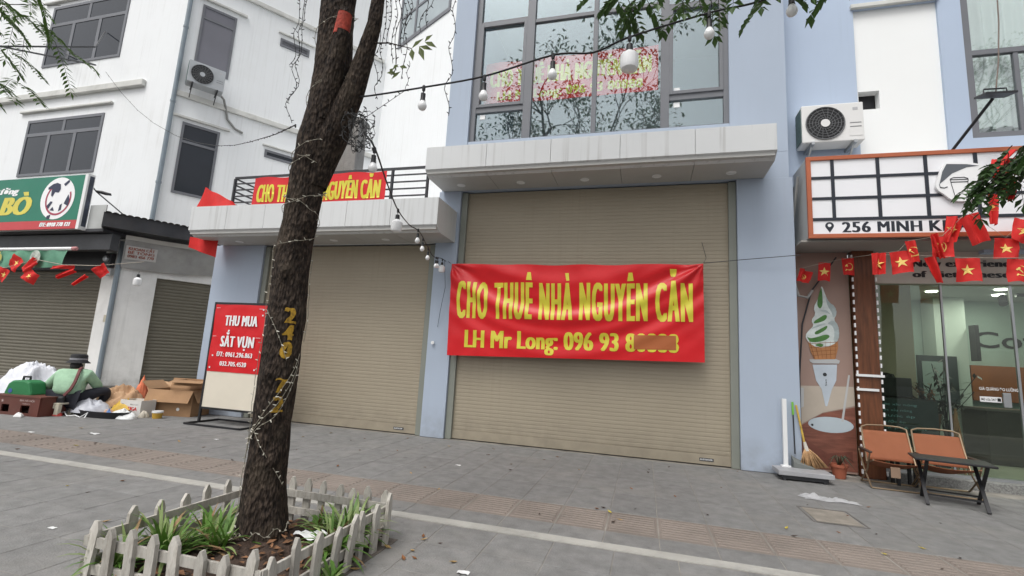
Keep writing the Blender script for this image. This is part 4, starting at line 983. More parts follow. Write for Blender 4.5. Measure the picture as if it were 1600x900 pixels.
# kerb stones edging the pit
g = MB(); g.box(FX0-.05, FX1+.05, FY0-.05, FY1+.05, -.01, .004); tag(g.build('pit_edge', mat('pit_dirt', (.12, .105, .09), .95, .4, 10, .5, 50)), 'strip of dirt between the picket fence and the paving', 'dirt')['kind'] = 'stuff'
# strap-leaved plants
M_blade = mat('spider_plant_blade', (.10, .205, .035), .45, .4, 7, transl=.3); M_blade2 = mat('pale_blade', (.26, .34, .13), .45, .3, 7, transl=.3); M_dry = mat('dry_blade', (.22, .14, .07), .8, .4, 9)
def strap_plant(x, y, label, n, L, seed):
    n = int(n*1.45); L *= .98
    rng = random.Random(seed); z0 = .05; t = T('strap_leaf_plant', label, 'plant', (x, y, z0), group='strap leaved plants in the tree pit')
    gs = [MB(), MB(), MB()]
    for i in range(n):
        g = gs[rng.choice((0, 0, 0, 1, 1, 2) if rng.random() < .6 else (0, 0, 1))]; a = rng.uniform(0, 6.28); el = rng.uniform(.3, 1.3); l_ = L*rng.uniform(.6, 1.1); w = rng.uniform(.008, .014)
        p = Vector((rng.uniform(-.04, .04), rng.uniform(-.04, .04), 0)); d = Vector((math.cos(a)*math.cos(el), math.sin(a)*math.cos(el), math.sin(el))); s = Vector((-math.sin(a), math.cos(a), 0)); vs = []
        for k in range(7):
            q = k/6; ww = w*(1-.2*q) if q < .7 else w*(1-q)/.3*.8+.0005
            vs += [p-s*ww, p+s*ww]; d = (d+Vector((0, 0, -.30*q-.05))).normalized(); p = p+d*l_/6
        g.add(vs, [(2*k, 2*k+1, 2*k+3, 2*k+2) for k in range(6)])
    for g, nm, m in zip(gs, ('blades', 'variegated_blades', 'dry_blades'), (M_blade, M_blade2, M_dry)):
        if g.v: g.build(nm, m, t, local=True, smooth='all', fix=False)
strap_plant(-2.80, 2.50, 'bushy bright strap leaved plant behind the front pickets at left', 80, .36, 1)
strap_plant(-2.92, 2.30, 'strap leaved plant in the left corner of the picket fence', 40, .30, 2)
strap_plant(-2.78, 2.80, 'strap leaved plant left of the trunk near the back rail', 50, .34, 3)
strap_plant(-2.60, 2.70, 'strap leaved plant drooping against the left foot of the trunk', 45, .32, 4)
strap_plant(-2.00, 3.22, 'strap leaved plant at the back right beside the white paper', 60, .36, 5)
strap_plant(-1.95, 2.95, 'strap leaved plant leaning on the right hand pickets', 55, .33, 6)
strap_plant(-2.30, 3.30, 'small strap leaved plant behind the trunk against the back rail', 25, .26, 7)
strap_plant(-1.74, 2.62, 'low weed sprouting through the right hand pickets', 22, .16, 8)
# litter in the pit and on the pavement
def leaf_me(m, s):
    g = MB(); vs = [(0, 0, 0.004), (.4*s, .2*s, .006), (s, 0, .012*s/.05), (.4*s, -.22*s, .007), (.45*s, 0, .001)]; g.add(vs, [(0, 4, 1), (1, 4, 2), (2, 4, 3), (3, 4, 0)]); return g.mesh('fallen_leaf', m)
lvs = [leaf_me(mat('brown_leaf', (.20, .085, .03), .8, .4, 20), .05), leaf_me(mat('tan_leaf', (.36, .24, .10), .8, .3, 20), .06), leaf_me(mat('yellow_leaf', (.42, .34, .06), .7, .3, 20), .05), leaf_me(mat('dark_leaf', (.06, .04, .03), .8, .3, 20), .045)]
spots = [(-6.9, 4.7, 2), (-4.9, 3.75, 0), (-5.1, 3.45, 2), (-4.75, 3.35, 3), (-3.4, 3.72, 0), (-6.2, 5.5, 1), (-5.4, 5.2, 3), (-4.6, 5.9, 0), (-4.4, 6.9, 3), (-3.9, 6.3, 0), (-3.2, 6.9, 3), (-2.6, 5.4, 1), (-1.2, 7.4, 0), (-1.6, 6.2, 3), (-.8, 6.7, 1), (-.4, 5.0, 0), (-.28, 4.9, 2), (-.9, 4.55, 3), (.6, 5.3, 3), (1.25, 5.15, 2), (.9, 6.6, 0), (2.3, 5.1, 2), (2.9, 6.1, 3), (1.9, 4.8, 2), (-2.05, 4.9, 1), (-1.2, 3.3, 1), (-1.35, 2.9, 0), (-1.6, 3.6, 0), (-1.72, 2.95, 1), (-1.65, 2.72, 0), (-3.6, 3.4, 1), (-3.3, 3.0, 3), (-3.9, 2.9, 1), (-7.2, 4.2, 0), (-8.2, 5.6, 1), (-7.5, 6.2, 0), (.1, 7.2, 3), (-2.2, 7.0, 0), (-2.9, 7.3, 1)]
random.seed(9)
spots += [(random.uniform(-7, 2.5), random.uniform(4.6, 7.8), random.choice((0, 0, 1, 3, 3))) for _ in range(34)]+[(random.uniform(-1.72, -1.2), random.uniform(2.3, 3.6), random.choice((0, 1, 3))) for _ in range(9)]
for x, y, k in spots:
    o = inst(lvs[k], 'fallen_leaf', None, (x, y, .001), (0, 0, random.uniform(0, 6.28))); s = random.uniform(.8, 1.5); o.scale = (s, s, s)
    tag(o, ['curled brown dead leaf on the grey pavement', 'pale tan dead leaf on the grey pavement', 'yellowed fallen leaf on the grey pavement', 'nearly black dead leaf on the grey pavement'][k], 'leaf', ['brown dead leaves', 'tan dead leaves', 'yellow fallen leaves', 'dark dead leaves'][k])
g = MB()
for i in range(260):
    x = random.uniform(FX0+.08, FX1-.08); y = random.uniform(FY0+.08, FY1-.08); z = soilf((x-FX0-.03)/(FX1-FX0-.06), (y-FY0-.03)/(FY1-FY0-.06))[2]+.012
    a = random.uniform(0, 6.28); L = random.uniform(.03, .08); leaf_quad(g, Vector((x, y, z)), Vector((math.cos(a)*L, math.sin(a)*L, random.uniform(-.01, .02))), L*.24, Vector((random.uniform(-.4, .4), random.uniform(-.4, .4), 1)))
lt = g.build('leaf_litter', mat('litter_leaf', (.17, .085, .042), .85, .6, 25), None, fix=False); stuff(lt); lt['label'] = 'brown dead leaves scattered over the soil in the tree pit'; lt['category'] = 'leaf litter'
t = T('paper_sheet', 'crumpled white paper sheet lying at the foot of the tree', 'paper', (-2.2, 2.98, .1))
g = MB(); g.grid(lambda u, v: (-2.28+u*.2+v*.03, 2.98+v*.12, .115+.015*math.sin(u*7+v*4)+.012*math.sin(v*9)), 8, 6); g.build('sheet', M_wplas, t, smooth='all', fix=False)
t = T('plastic_bag', 'flattened clear white plastic bag on the pavement by the inspection cover', 'bag', (1.98, 6.6, 0))
g = MB(); g.grid(lambda u, v: (1.78+u*.55+.03*math.sin(v*9), 6.5+v*.24*(1-.5*u)+.02*math.sin(u*11), .004+.045*abs(noise.noise(Vector((u*5, v*5, 3))))*min(1, 4*u*(1-u)+.1)*min(1, 4*v*(1-v)+.1)*2), 26, 16); g.build('film', mat('thin_plastic', (.62, .62, .63), .25, .05, 4, transl=.4), t, smooth='all', fix=False)
for k, (x, y, s) in enumerate(((-7.6, 5.35, .09), (-8.3, 5.0, .05), (-6.0, 5.9, .04), (-4.05, 2.68, .035), (-3.2, 3.75, .03), (-2.3, 6.1, .045), (-1.1, 3.15, .05))):
    g = MB(); g.grid(lambda u, v: (x+(u-.5)*s*1.6, y+(v-.5)*s, .004+s*.25*abs(noise.noise(Vector((u*3+k, v*3, k))))), 5, 4)
    tag(g.build('litter_scrap', M_wplas, None, smooth='all', fix=False), 'white scrap of paper litter on the grey pavement', 'litter', 'paper scraps on the pavement')
# ------------------------------------------------------------------ red and cream sign stand
t = T('sign_stand', 'standing red and cream sign board for scrap metal buying, black frame', 'sign', (-6.95, 7.0, 0))
for x in (-7.555, -6.395):
    g = MB(); g.box(x-.018, x+.018, 6.985, 7.02, .03, 2.14); g.build('post', M_black, t)
    g = MB(); g.box(x-.02, x+.02, 6.72, 7.42, 0, .03); g.build('foot', M_black, t)
for y in (6.72, 7.42): g = MB(); g.box(-7.535, -6.415, y-.017, y+.017, .002, .03); g.build('foot_bar', M_black, t)
for z in (2.12, .26): g = MB(); g.box(-7.537, -6.413, 6.988, 7.018, z-.018, z+.018); g.build('cross_bar', M_black, t)
g = MB(); g.box(-7.537, -6.413, 6.995, 7.012, .278, .90); g.build('cream_panel', mat('cream_board', (.70, .64, .53), .6, .04, 2), t)
g = MB(); g.grid(lambda u, v: (-7.537+u*1.124, 6.988-.006*math.sin(u*9+v*3)*math.sin(v*8)-.004*noise.noise(Vector((u*6, v*9, 2))), .90+v*1.20), 40, 40)
g.build('red_panel', M_red, t, smooth='all', fix=False)
g = MB(); fn = lambda x, z: (x, 6.973, z)
for s_, a, b, z0, z1, ft in (('THU MUA', -7.28, -6.56, 1.72, 1.90, .012), ('SẮT VỤN', -7.31, -6.58, 1.345, 1.53, .012), ('ĐT: 0961.296.863', -7.36, -6.58, 1.17, 1.25, .006), ('032.705.4520', -7.26, -6.68, 1.01, 1.085, .006)):
    g = MB(); lettering(g, s_, fn, a, b, z0, z1, 0, spacing=1.12, fat=ft); g.build('lettering', M_wpaint, t)
g = MB()
for x, z in ((-7.44, 1.18), (-7.47, .97), (-6.5, .97), (-6.47, 2.02), (-6.47, 1.92)): g.box(x-.014, x+.014, 6.972, 6.976, z-.014, z+.014)
for z in (1.52, 2.03): g.box(-7.5, -7.42, 6.972, 6.976, z, z+.006); g.box(-6.56, -6.46, 6.972, 6.976, z, z+.006)
stuff(g.build('tape_marks', M_wplas, t))

# ------------------------------------------------------------------ scrap collector and the heap
M_card = mat('cardboard', (.34, .20, .105), .85, .12, 3, .15, 40, dirt=.25)
M_card2 = mat('kraft_paper', (.46, .29, .17), .85, .15, 4, .3, 12)
def carton(name, label, x, y, rz, w, d, h, flaps, m=M_card, z=0.0, tilt=0.0):
    t = T(name, label, 'box', (x, y, z), rz); t.rotation_euler = (tilt, 0, rz)
    for (x0, x1, y0, y1) in ((-w/2, w/2, -d/2, -d/2+.008), (-w/2, w/2, d/2-.008, d/2), (-w/2, -w/2+.008, -d/2+.008, d/2-.008), (w/2-.008, w/2, -d/2+.008, d/2-.008)):
        g = MB(); g.box(x0, x1, y0, y1, .004, h); g.build('side', m, t, local=True)
    g = MB(); g.box(-w/2, w/2, -d/2, d/2, 0, .0038); g.build('bottom', m, t, local=True)
    for (side, ang, ln) in flaps:
        c, s = math.cos(ang)*ln, math.sin(ang)*ln
        q = {'f': [(-w/2, -d/2, h), (w/2, -d/2, h), (w/2-.01, -d/2-c, h+s), (-w/2+.01, -d/2-c, h+s)], 'b': [(w/2, d/2, h), (-w/2, d/2, h), (-w/2, d/2+c, h+s), (w/2, d/2+c, h+s)],
             'l': [(-w/2, d/2, h), (-w/2, -d/2, h), (-w/2-c, -d/2, h+s), (-w/2-c, d/2, h+s)], 'r': [(w/2, -d/2, h), (w/2, d/2, h), (w/2+c, d/2, h+s), (w/2+c, -d/2, h+s)]}[side]
        g = MB(); g.add([Vector(p) for p in q]+[Vector(p)+Vector((0, 0, .006)) for p in q], [(0, 1, 2, 3), (7, 6, 5, 4), (0, 4, 5, 1), (1, 5, 6, 2), (2, 6, 7, 3), (3, 7, 4, 0)]); g.build('flap', m, t, local=True)
    return t
b = carton('cardboard_box', 'large open brown cardboard box with folded flaps beside the red sign', -8.68, 7.55, R(14), .86, .55, .47, [('f', R(-64), .24), ('r', R(-62), .24), ('l', R(40), .22), ('b', R(70), .2)])
g = MB(); g.box(.20, .38, -.279, -.2755, .30, .335); g.build('paper_label', M_wplas, b, local=True)
g = MB(); g.lathe((.18, -.276, .13), [(.03, 0), (.03, .003), (.001, .003)], 14, 'y'); g.build('round_sticker', M_wplas, b, local=True)
carton('cardboard_box', 'flattened brown carton lying on top of the large cardboard box', -8.45, 7.66, R(20), .62, .42, .10, [('f', R(-10), .2)], z=.56)
carton('cardboard_box', 'small brown carton half hidden behind the scrap heap by the wall', -9.8, 7.75, R(25), .5, .4, .36, [('b', R(60), .15)], m=mat('cardboard_dark', (.22, .125, .07), .85, .15, 3))
wb = carton('printed_box', 'white printed carton with red letters standing beside the brown box', -8.98, 6.98, R(4), .46, .3, .29, [], m=mat('white_carton', (.62, .60, .57), .7, .06, 3))
g = MB(); lettering(g, 'TIGA', lambda x, z: (x, -.1525, z), -.06, .16, .11, .17, 0, fat=.006); g.build('lettering', mat('red_print', (.55, .03, .03), .6), wb, local=True)
g = MB(); lettering(g, 'Bia hơi', lambda x, z: (x, -.1525, z), .0, .17, .205, .225, 0); g.build('lettering', M_dark, wb, local=True)
g = MB(); g.box(-.2, -.15, -.1525, -.1505, .09, .22); g.build('bottle_print', mat('blue_print', (.06, .09, .2), .6), wb, local=True)
def blob(name, label, cat, x, y, sx, sy, h, m, seed, rough_=.35, z0=0.0, nu=36, parts=None, pname='film'):
    t = T(name, label, cat, (x, y, z0)); g = MB()
    def f(u, v):
        a = 2*math.pi*u; r = v; rr = 1+.28*noise.noise(Vector((math.cos(a)*1.5+seed, math.sin(a)*1.5, seed)))
        px, py = math.cos(a)*r*sx*rr, math.sin(a)*r*sy*rr
        hh = h*max(0, 1-r**2.2)**.6*(1+rough_*(.45-2.2*abs(noise.noise(Vector((px*3.3+seed, py*4.5, seed))))-.9*abs(noise.noise(Vector((px*9+seed, py*7, seed+5))))-.5*abs(noise.noise(Vector((px*21, py*17, seed+9))))))+.03*noise.noise(Vector((px*22, py*22, seed)))*(1-r)
        return (px, py, max(.003, hh))
    g.grid(f, 72, 26); g.build(pname, m, t, local=True, smooth='all', fix=False); return t
blob('scrap_sack', 'big crumpled white sack slumped behind the green can', 'sack', -11.55, 6.8, .85, .5, .78, mat('white_sack', (.60, .61, .65), .7, .08, 3, .6, 9), 3, .25, pname='sack_cloth')
blob('scrap_paper', 'crumpled tan kraft paper with orange print in the scrap heap', 'paper', -9.72, 7.2, .5, .4, .46, M_card2, 5, .35, pname='crumpled_sheet')
blob('plastic_sack', 'orange tinted sack top poking out of the scrap heap', 'sack', -9.55, 7.45, .18, .15, .62, mat('orange_sack', (.62, .17, .08), .6, .2, 5, .4, 12), 7, .3, pname='sack_cloth')
blob('plastic_sack', 'mustard yellow plastic sack in the scrap heap', 'sack', -9.2, 6.95, .3, .25, .27, mat('yellow_sack', (.52, .33, .04), .5, .15, 4, .4, 10), 9, .3, pname='sack_cloth')
blob('plastic_sack', 'silvery grey plastic sheet bundled on the black tray', 'sack', -9.7, 6.62, .5, .25, .22, mat('grey_film', (.42, .43, .47), .35, .1, 4, .5, 12), 11, .35, z0=.05, pname='film')
blob('plastic_sack', 'thin white plastic bag on the ground before the printed carton', 'bag', -8.85, 6.62, .32, .14, .14, mat('white_film', (.66, .67, .66), .4, .06, 4), 13, .4, pname='film')
blob('plastic_sack', 'bright blue plastic scrap between carton and heap', 'sack', -9.15, 7.45, .2, .15, .36, mat('blue_film', (.06, .2, .45), .5, .2, 5, .4, 12), 15, .3, pname='film')
blob('cloth_scrap', 'dark red cloth scrap standing up in the heap', 'cloth', -9.5, 7.6, .06, .1, .5, mat('dark_red_cloth', (.35, .03, .04), .8, .2, 5), 17, .3, pname='cloth')
for lb, x, y, sx, sy, h, col in (('crushed pale pink scrap at the foot of the kraft paper', -9.95, 6.95, .14, .1, .16, (.55, .36, .3)), ('crumpled dark plastic scrap between kraft paper and grey film', -9.5, 6.85, .16, .1, .15, (.05, .05, .06)),
      ('crumpled peach paper on the black tray', -9.1, 6.6, .15, .1, .17, (.5, .32, .22)), ('small blue and white wrapper on the black tray', -9.0, 6.5, .07, .05, .14, (.15, .25, .5)),
      ('tan crumpled paper behind the printed carton', -8.95, 7.3, .2, .12, .33, (.42, .27, .15)), ('pale scrap heap edge beside the brown box', -8.7, 6.9, .1, .08, .12, (.5, .46, .38)), ('red wrapper at the foot of the low stool', -9.75, 6.2, .08, .06, .07, (.5, .07, .06)), ('white crumpled tissue before the brown crate', -10.0, 5.8, .09, .05, .06, (.65, .65, .64)), ('grey rag bundle behind the crouching person', -10.9, 7.0, .3, .2, .3, (.2, .2, .22))):
    blob('crumpled_scrap', lb, 'scrap', x, y, sx, sy, h, mat('scrap_'+lb.replace(' ', '_')[:24], col, .7, .2, 8, .4, 20), x*3, .4, pname='wad')
for k, (x, y, rz, w_, d_, lb) in enumerate(((-9.4, 7.75, .5, .8, .55, 'flat cardboard sheet propped at the back of the heap'), (-8.85, 7.9, -.2, .6, .5, 'flat cardboard sheet leaning behind the large box'))):
    t = T('cardboard_sheet', lb, 'cardboard', (x, y, 0), rz); g = MB(); g.grid(lambda u, v: ((u-.5)*w_, -.06+v*.18+.01*math.sin(u*8), .01+v*d_+.02*math.sin(u*5)), 10, 6); g.build('sheet', M_card2, t, local=True, smooth='all', fix=False).modifiers.new('thick', 'SOLIDIFY').thickness = .006
t = T('black_tray', 'shallow black plastic tray under the scrap heap', 'tray', (-9.25, 6.6, 0))
g = MB(); g.lathe((0, 0, 0), [(.42, .0), (.47, .11), (.455, .11), (.41, .02), (.001, .02)], 28); o = g.build('tray', M_black, t, local=True, smooth=True); o.scale = (1.2, .55, 1)
t = T('twine', 'loose white twine trailing from the black tray', 'twine', (-9.4, 6.3, 0)); g = MB(); g.tube([(-9.9, 6.28, .01), (-9.75, 6.3, .06), (-9.6, 6.25, .01), (-9.45, 6.28, .03), (-9.3, 6.26, .01), (-9.2, 6.3, .09), (-9.17, 6.24, .01)], .009, 5); g.build('strand', M_wplas, t)
t = T('paint_cup', 'small yellow tub with white lid beside the brown box', 'tub', (-8.45, 6.95, 0)); g = MB(); g.lathe((0, 0, 0), [(.07, 0), (.085, .1)], 16); g.build('body', mat('tub_yellow', (.5, .3, .04), .5), t, local=True); g = MB(); g.lathe((0, 0, .1), [(.09, 0), (.09, .03), (.001, .032)], 16); g.build('lid', M_wplas, t, local=True)
# brown bottle crate with the green can
cr = T('bottle_crate', 'reddish brown plastic bottle crate at the left edge under the green can', 'crate', (-10.3, 6.1, 0), R(6))
M_crate = mat('brown_crate', (.115, .036, .026), .5, .15, 3, dirt=.3)
W, D, H = .98, .42, .30
for y in (-D/2, D/2):
    g = MB()
    for (a, b, z0, z1) in ((-W/2, W/2, .17, H), (-W/2, W/2, 0, .045), (-W/2, -.28, .045, .17), (-.12, .12, .045, .17), (.3, W/2, .045, .17)): g.box(a, b, y-.012, y+.012, z0, z1)
    g.build('side', M_crate, cr, local=True)
for x in (-W/2, W/2): g = MB(); g.box(x-.012, x+.012, -D/2+.0125, D/2-.0125, 0, H); g.build('end', M_crate, cr, local=True)
g = MB(); g.box(-W/2-.02, W/2+.02, -D/2-.02, D/2+.02, H, H+.025); g.build('rim', M_crate, cr, local=True)
g = MB(); g.box(-W/2+.013, W/2-.013, -D/2+.013, D/2-.013, .01, .03); g.build('floor', M_crate, cr, local=True)
g = MB(); lettering(g, 'BIA HÀ NỘI', lambda x, z: (x, -D/2-.0125, z), .08, .38, .235, .265, 0, fat=.003); g.build('lettering', mat('crate_print', (.4, .3, .28), .7), cr, local=True); g = MB(); lettering(g, 'habeco', lambda x, z: (x, -D/2-.0125, z), .15, .3, .19, .215, 0); g.build('lettering', mat('crate_print', (.4, .3, .28), .7), cr, local=True)
g = MB(); star(g, lambda x, z: (x, -D/2-.0125, z), -.28, .225, .035); g.build('emblem', MATS['crate_print'], cr, local=True)
cn = T('jerry_can', 'green plastic jerry can standing in the brown crate', 'can', (-10.52, 6.12, .2), R(8))
g = MB(); M_green = mat('green_plastic', (.025, .17, .06), .45, .12, 3)
poly = [(-.26, 0), (.28, 0), (.3, .14), (.22, .34), (.12, .37), (-.12, .36), (-.2, .3), (-.25, .15)]
g.prism(poly, lambda a, b: (a, -.14, b), lambda a, b: (a, .14, b)); g.build('body', M_green, cn, local=True, bevel=.03)
g = MB(); g.tube([(-.08, 0, .36), (-.08, 0, .42), (.06, 0, .42), (.06, 0, .36)], .018, 8); g.build('handle', M_black, cn, local=True)
g = MB(); g.lathe((-.12, -.142, .18), [(.04, 0), (.04, .003), (.001, .003)], 14, 'y'); g.build('label', mat('blue_label', (.05, .1, .3), .6), cn, local=True)
t = T('orange_bag', 'orange and white plastic bag lying in the brown crate', 'bag', (-10.55, 6.2, .2)); g = MB(); g.grid(lambda u, v: (-10.8+u*.95, 6.0+v*.25, .29+.07*noise.noise(Vector((u*6, v*3, 1)))), 20, 8); g.build('film', mat('orange_film', (.6, .12, .04), .5, .4, 4), t, smooth='all', fix=False)
# low white stool
st = T('low_stool', 'low cream plastic stool under the crouching person', 'stool', (-9.93, 6.27, 0), R(10)); M_stool = mat('cream_plastic', (.60, .56, .45), .5, .06, 3, dirt=.3)
g = MB(); g.box(-.2, .2, -.15, .15, .19, .22); g.build('seat', M_stool, st, local=True, bevel=.01)
for x in (-.17, .17):
    for y in (-.12, .12): g = MB(); g.obox((x*1.1, y*1.1, .095), (.035, 0, 0), (0, .03, 0), (x*.1, y*.1, .095)); g.build('leg', M_stool, st, local=True)
for y in (-.145, .145): g = MB(); g.box(-.14, .14, y-.008, y+.008, .13, .19); g.build('apron', M_stool, st, local=True)
# the person: one skinned body, clothes over it
def skin_obj(name, verts, edges, radii, m, parent, root=0, sub=2):
    me = bpy.data.meshes.new(name); me.from_pydata([tuple(v) for v in verts], edges, []); o = bpy.data.objects.new(name, me); COL.objects.link(o)
    o.modifiers.new('skin', 'SKIN'); sv = me.skin_vertices[0].data
    for i, r in enumerate(radii): sv[i].radius = r if isinstance(r, tuple) else (r, r); sv[i].use_root = (i == root)
    s = o.modifiers.new('sub', 'SUBSURF'); s.levels = s.render_levels = sub
    dg = bpy.context.evaluated_depsgraph_get(); me2 = bpy.data.meshes.new_from_object(o.evaluated_get(dg)); bpy.data.objects.remove(o)
    me2.name = name; me2.materials.clear(); me2.materials.append(m); me2.polygons.foreach_set('use_smooth', [True]*len(me2.polygons))
    n = bpy.data.objects.new(name, me2); COL.objects.link(n); n.parent = parent; return n
pe = T('person', 'person in a pale green top and dark hat crouching on a low stool, sorting scrap', 'person', (-9.92, 6.42, 0), R(30))
# local frame: +y faces away from the camera, x to the right, z up
pel, bel, che, nek, hed = (0, -.04, .29), (0, -.03, .45), (0, .05, .66), (-.01, .12, .79), (-.03, .17, .89)
Ls, Le, Lw, Lh = (-.21, .09, .69), (-.42, .16, .47), (-.52, .36, .33), (-.55, .42, .30)
Rs, Re, Rw, Rh = (.21, .09, .69), (.33, .24, .46), (.20, .44, .36), (.14, .49, .34)
Lhp, Lk, La, Lt = (-.12, 0, .27), (-.34, .36, .46), (-.30, .30, .07), (-.34, .46, .04)
Rhp, Rk, Ra, Rt_ = (.12, 0, .27), (.46, .26, .43), (.36, .36, .07), (.40, .52, .04)
V = [pel, bel, che, nek, hed, Ls, Le, Lw, Lh, Rs, Re, Rw, Rh, Lhp, Lk, La, Lt, Rhp, Rk, Ra, Rt_]
E_ = [(0,1),(1,2),(2,3),(3,4),(2,5),(5,6),(6,7),(7,8),(2,9),(9,10),(10,11),(11,12),(0,13),(13,14),(14,15),(15,16),(0,17),(17,18),(18,19),(19,20)]
rad = [(.14,.11),(.13,.10),(.15,.10),.05,.095,.06,.042,.03,.028,.06,.042,.03,.028,.085,.06,.042,.035,.085,.06,.042,.035]
body = skin_obj('body', V, E_, rad, M_skin, pe)
for sgn, wv, hv in ((-1, Lw, Lh), (1, Rw, Rh)):          # five fingers on each hand, curled
    base = Vector(hv); d0 = (Vector(hv)-Vector(wv)).normalized(); sd_ = d0.cross(Vector((0, 0, 1))).normalized(); fv = [base]; fe = []; fr = [.022]
    for k, (off, ln) in enumerate(((-.03, .06), (-.01, .075), (.01, .07), (.03, .055))):
        a = base+sd_*off+d0*.03; b_ = a+d0*ln*.6; c_ = b_+d0*ln*.3-Vector((0, 0, ln*.4)); i = len(fv); fv += [a, b_, c_]; fe += [(0, i), (i, i+1), (i+1, i+2)]; fr += [.011, .009, .007]
    i = len(fv); fv += [base+sd_*-.035*sgn, base+sd_*-.055*sgn+d0*.035]; fe += [(0, i), (i, i+1)]; fr += [.011, .008]
    skin_obj('hand', fv, fe, fr, M_skin, pe, 0, 1)
M_shirt = mat('pale_green_cloth', (.31, .48, .33), .85, .12, 7, 1.0, 9); M_trous = mat('navy_trousers', (.017, .018, .026), .85, .2, 5, .4, 14)
skin_obj('shirt', [(0, -.04, .31), bel, che, (-.005, .10, .75), Ls, Le, Lw, Rs, Re, Rw], [(0,1),(1,2),(2,3),(2,4),(4,5),(5,6),(2,7),(7,8),(8,9)], [(.25,.17),(.245,.165),(.25,.16),(.085,.085),.105,.08,.06,.105,.08,.06], M_shirt, pe)
skin_obj('trousers', [pel, Lhp, Lk, La, Rhp, Rk, Ra], [(0,1),(1,2),(2,3),(0,4),(4,5),(5,6)], [(.2,.17),.13,.10,.075,.13,.10,.075], M_trous, pe)
for nm, a_, b_ in (('shoe', La, Lt), ('shoe', Ra, Rt_)): skin_obj(nm, [a_, b_], [(0, 1)], [.052, .045], M_black, pe)
M_hat = mat('black_hat', (.02, .02, .022), .8, .2, 6)
g = MB(); g.lathe((-.03, .17, .93), [(.175, -.035), (.172, -.025), (.128, .012), (.125, .10), (.105, .125), (.001, .132)], 28); ht = g.build('hat', M_hat, pe, local=True, smooth=True)
g = MB(); g.lathe((-.03, .17, .95), [(.1305, 0), (.1295, .035)], 28); g.build('hat_band', mat('grey_band', (.25, .25, .27), .8), ht, local=True)
skin_obj('hair', [(-.03, .15, .89), (-.02, .10, .82), (-.01, .05, .77)], [(0, 1), (1, 2)], [.118, .095, .06], mat('black_hair', (.012, .011, .011), .6, .3, 20), pe)
g = MB(); g.bar((-.05, .255, .84), (-.01, .26, .86), .05, .06); g.build('face_mask', M_black, pe, local=True, bevel=.01)
pts = [(.09, .06, .82), (.13, -.06, .78), (.145, -.125, .68), (.14, -.165, .56), (.11, -.195, .44), (.04, -.205, .34)]
g = MB()
for a_, b_ in zip(pts[:-1], pts[1:]): g.bar(a_, b_, .04, .03, upv=(0, -1, .2))
g.build('bag_strap', mat('maroon_strap', (.15, .05, .05), .7), pe, local=True)
g = MB(); g.box(-.22, .08, -.27, -.17, .19, .33); bg_ = g.build('waist_bag', M_black, pe, local=True, bevel=.03)
t = T('timber_offcut', 'pale thin stick of wood lying by the crouching person', 'stick', (-10.25, 6.3, 0)); g = MB(); g.bar((-10.5, 6.25, .03), (-10.0, 6.38, .12), .03, .02); g.build('stick', mat('pale_timber', (.5, .4, .26), .8), t)

# ------------------------------------------------------------------ folding chairs, table and things by the cafe door
M_canvas = mat('orange_canvas', (.28, .10, .048), .85, .08, 4, .25, 120, dirt=.2, dirtcol=(.22, .08, .04))
M_bron = mat('bronze_tube', (.27, .20, .13), .35, .08, 3, metal=.6); M_arm = mat('dark_armrest', (.05, .03, .022), .5, .3, 8)
def chair(label, x, y, rz):
    t = T('folding_chair', label, 'chair', (x, y, 0), rz, 'folding chairs by the cafe')
    w = .27
    def tb(nm, pts, r=.011, m=M_bron): g = MB(); g.tube(pts, r, 8); return g.build(nm, m, t, local=True, smooth=True)
    # local: front is -y
    for s in (-1, 1):
        tb('back_upright', [(s*w, .02, .30), (s*w*.98, .16, .55), (s*w*.96, .24, .74)])
        tb('leg', [(s*(w+.03), -.24, .45), (s*(w+.03), -.10, .22), (s*(w+.03), .18, .03), (s*(w+.03), .22, .015)])
        tb('leg', [(s*(w+.03), .24, .43), (s*(w+.03), .06, .22), (s*(w+.03), -.20, .04), (s*(w+.03), -.25, .012)])
        tb('seat_rail', [(s*w, -.27, .36), (s*w, .05, .28)])
        g = MB(); g.box(s*(w+.03)-.025, s*(w+.03)+.025, -.26, .2, .445, .47); g.build('armrest', M_arm, t, local=True, bevel=.008)
    tb('top_bar', [(-w*.96, .24, .74), (-w*.7, .25, .768), (0, .255, .778), (w*.7, .25, .768), (w*.96, .24, .74)])
    tb('front_bar', [(-w-.03, -.25, .012), (w+.03, -.25, .012)]); tb('rear_bar', [(-w-.03, .22, .015), (w+.03, .22, .015)])
    g = MB(); g.grid(lambda u, v: ((u-.5)*2*w, .04+v*.19+.035*math.sin(math.pi*u), .33+v*.37), 14, 10); g.build('backrest', M_canvas, t, local=True, smooth='all', fix=False).modifiers.new('thick', 'SOLIDIFY').thickness = .006
    g = MB(); g.grid(lambda u, v: ((u-.5)*2*w, -.29+v*.35, .365-v*.085-.045*math.sin(math.pi*u)*(.6+.4*v)), 14, 10); g.build('seat', M_canvas, t, local=True, smooth='all', fix=False).modifiers.new('thick', 'SOLIDIFY').thickness = .006
    return t
c1 = chair('orange canvas folding chair standing nearest the timber post', 3.20, 7.82, R(-6))
c2 = chair('orange canvas folding chair partly behind the black folding table', 3.80, 7.84, R(-8))
g = MB(); g.box(-.10, .0, -.30, -.292, .17, .30); g.build('paper_tag', mat('brown_tag', (.3, .2, .14), .8), c1, local=True)
t = T('folding_table', 'small black folding table with crossed legs in front of the orange chairs', 'table', (3.5, 7.1, 0), R(-16))
g = MB(); g.box(-.36, .36, -.24, .24, .49, .515); g.build('table_top', M_black, t, local=True, bevel=.006)
for x in (-.26, .26):
    for s in (-1, 1):
        g = MB(); g.bar((x+s*.012, -.22*s, .49), (x+s*.012, .26*s, .012), .035, .02); g.build('leg', M_black, t, local=True)
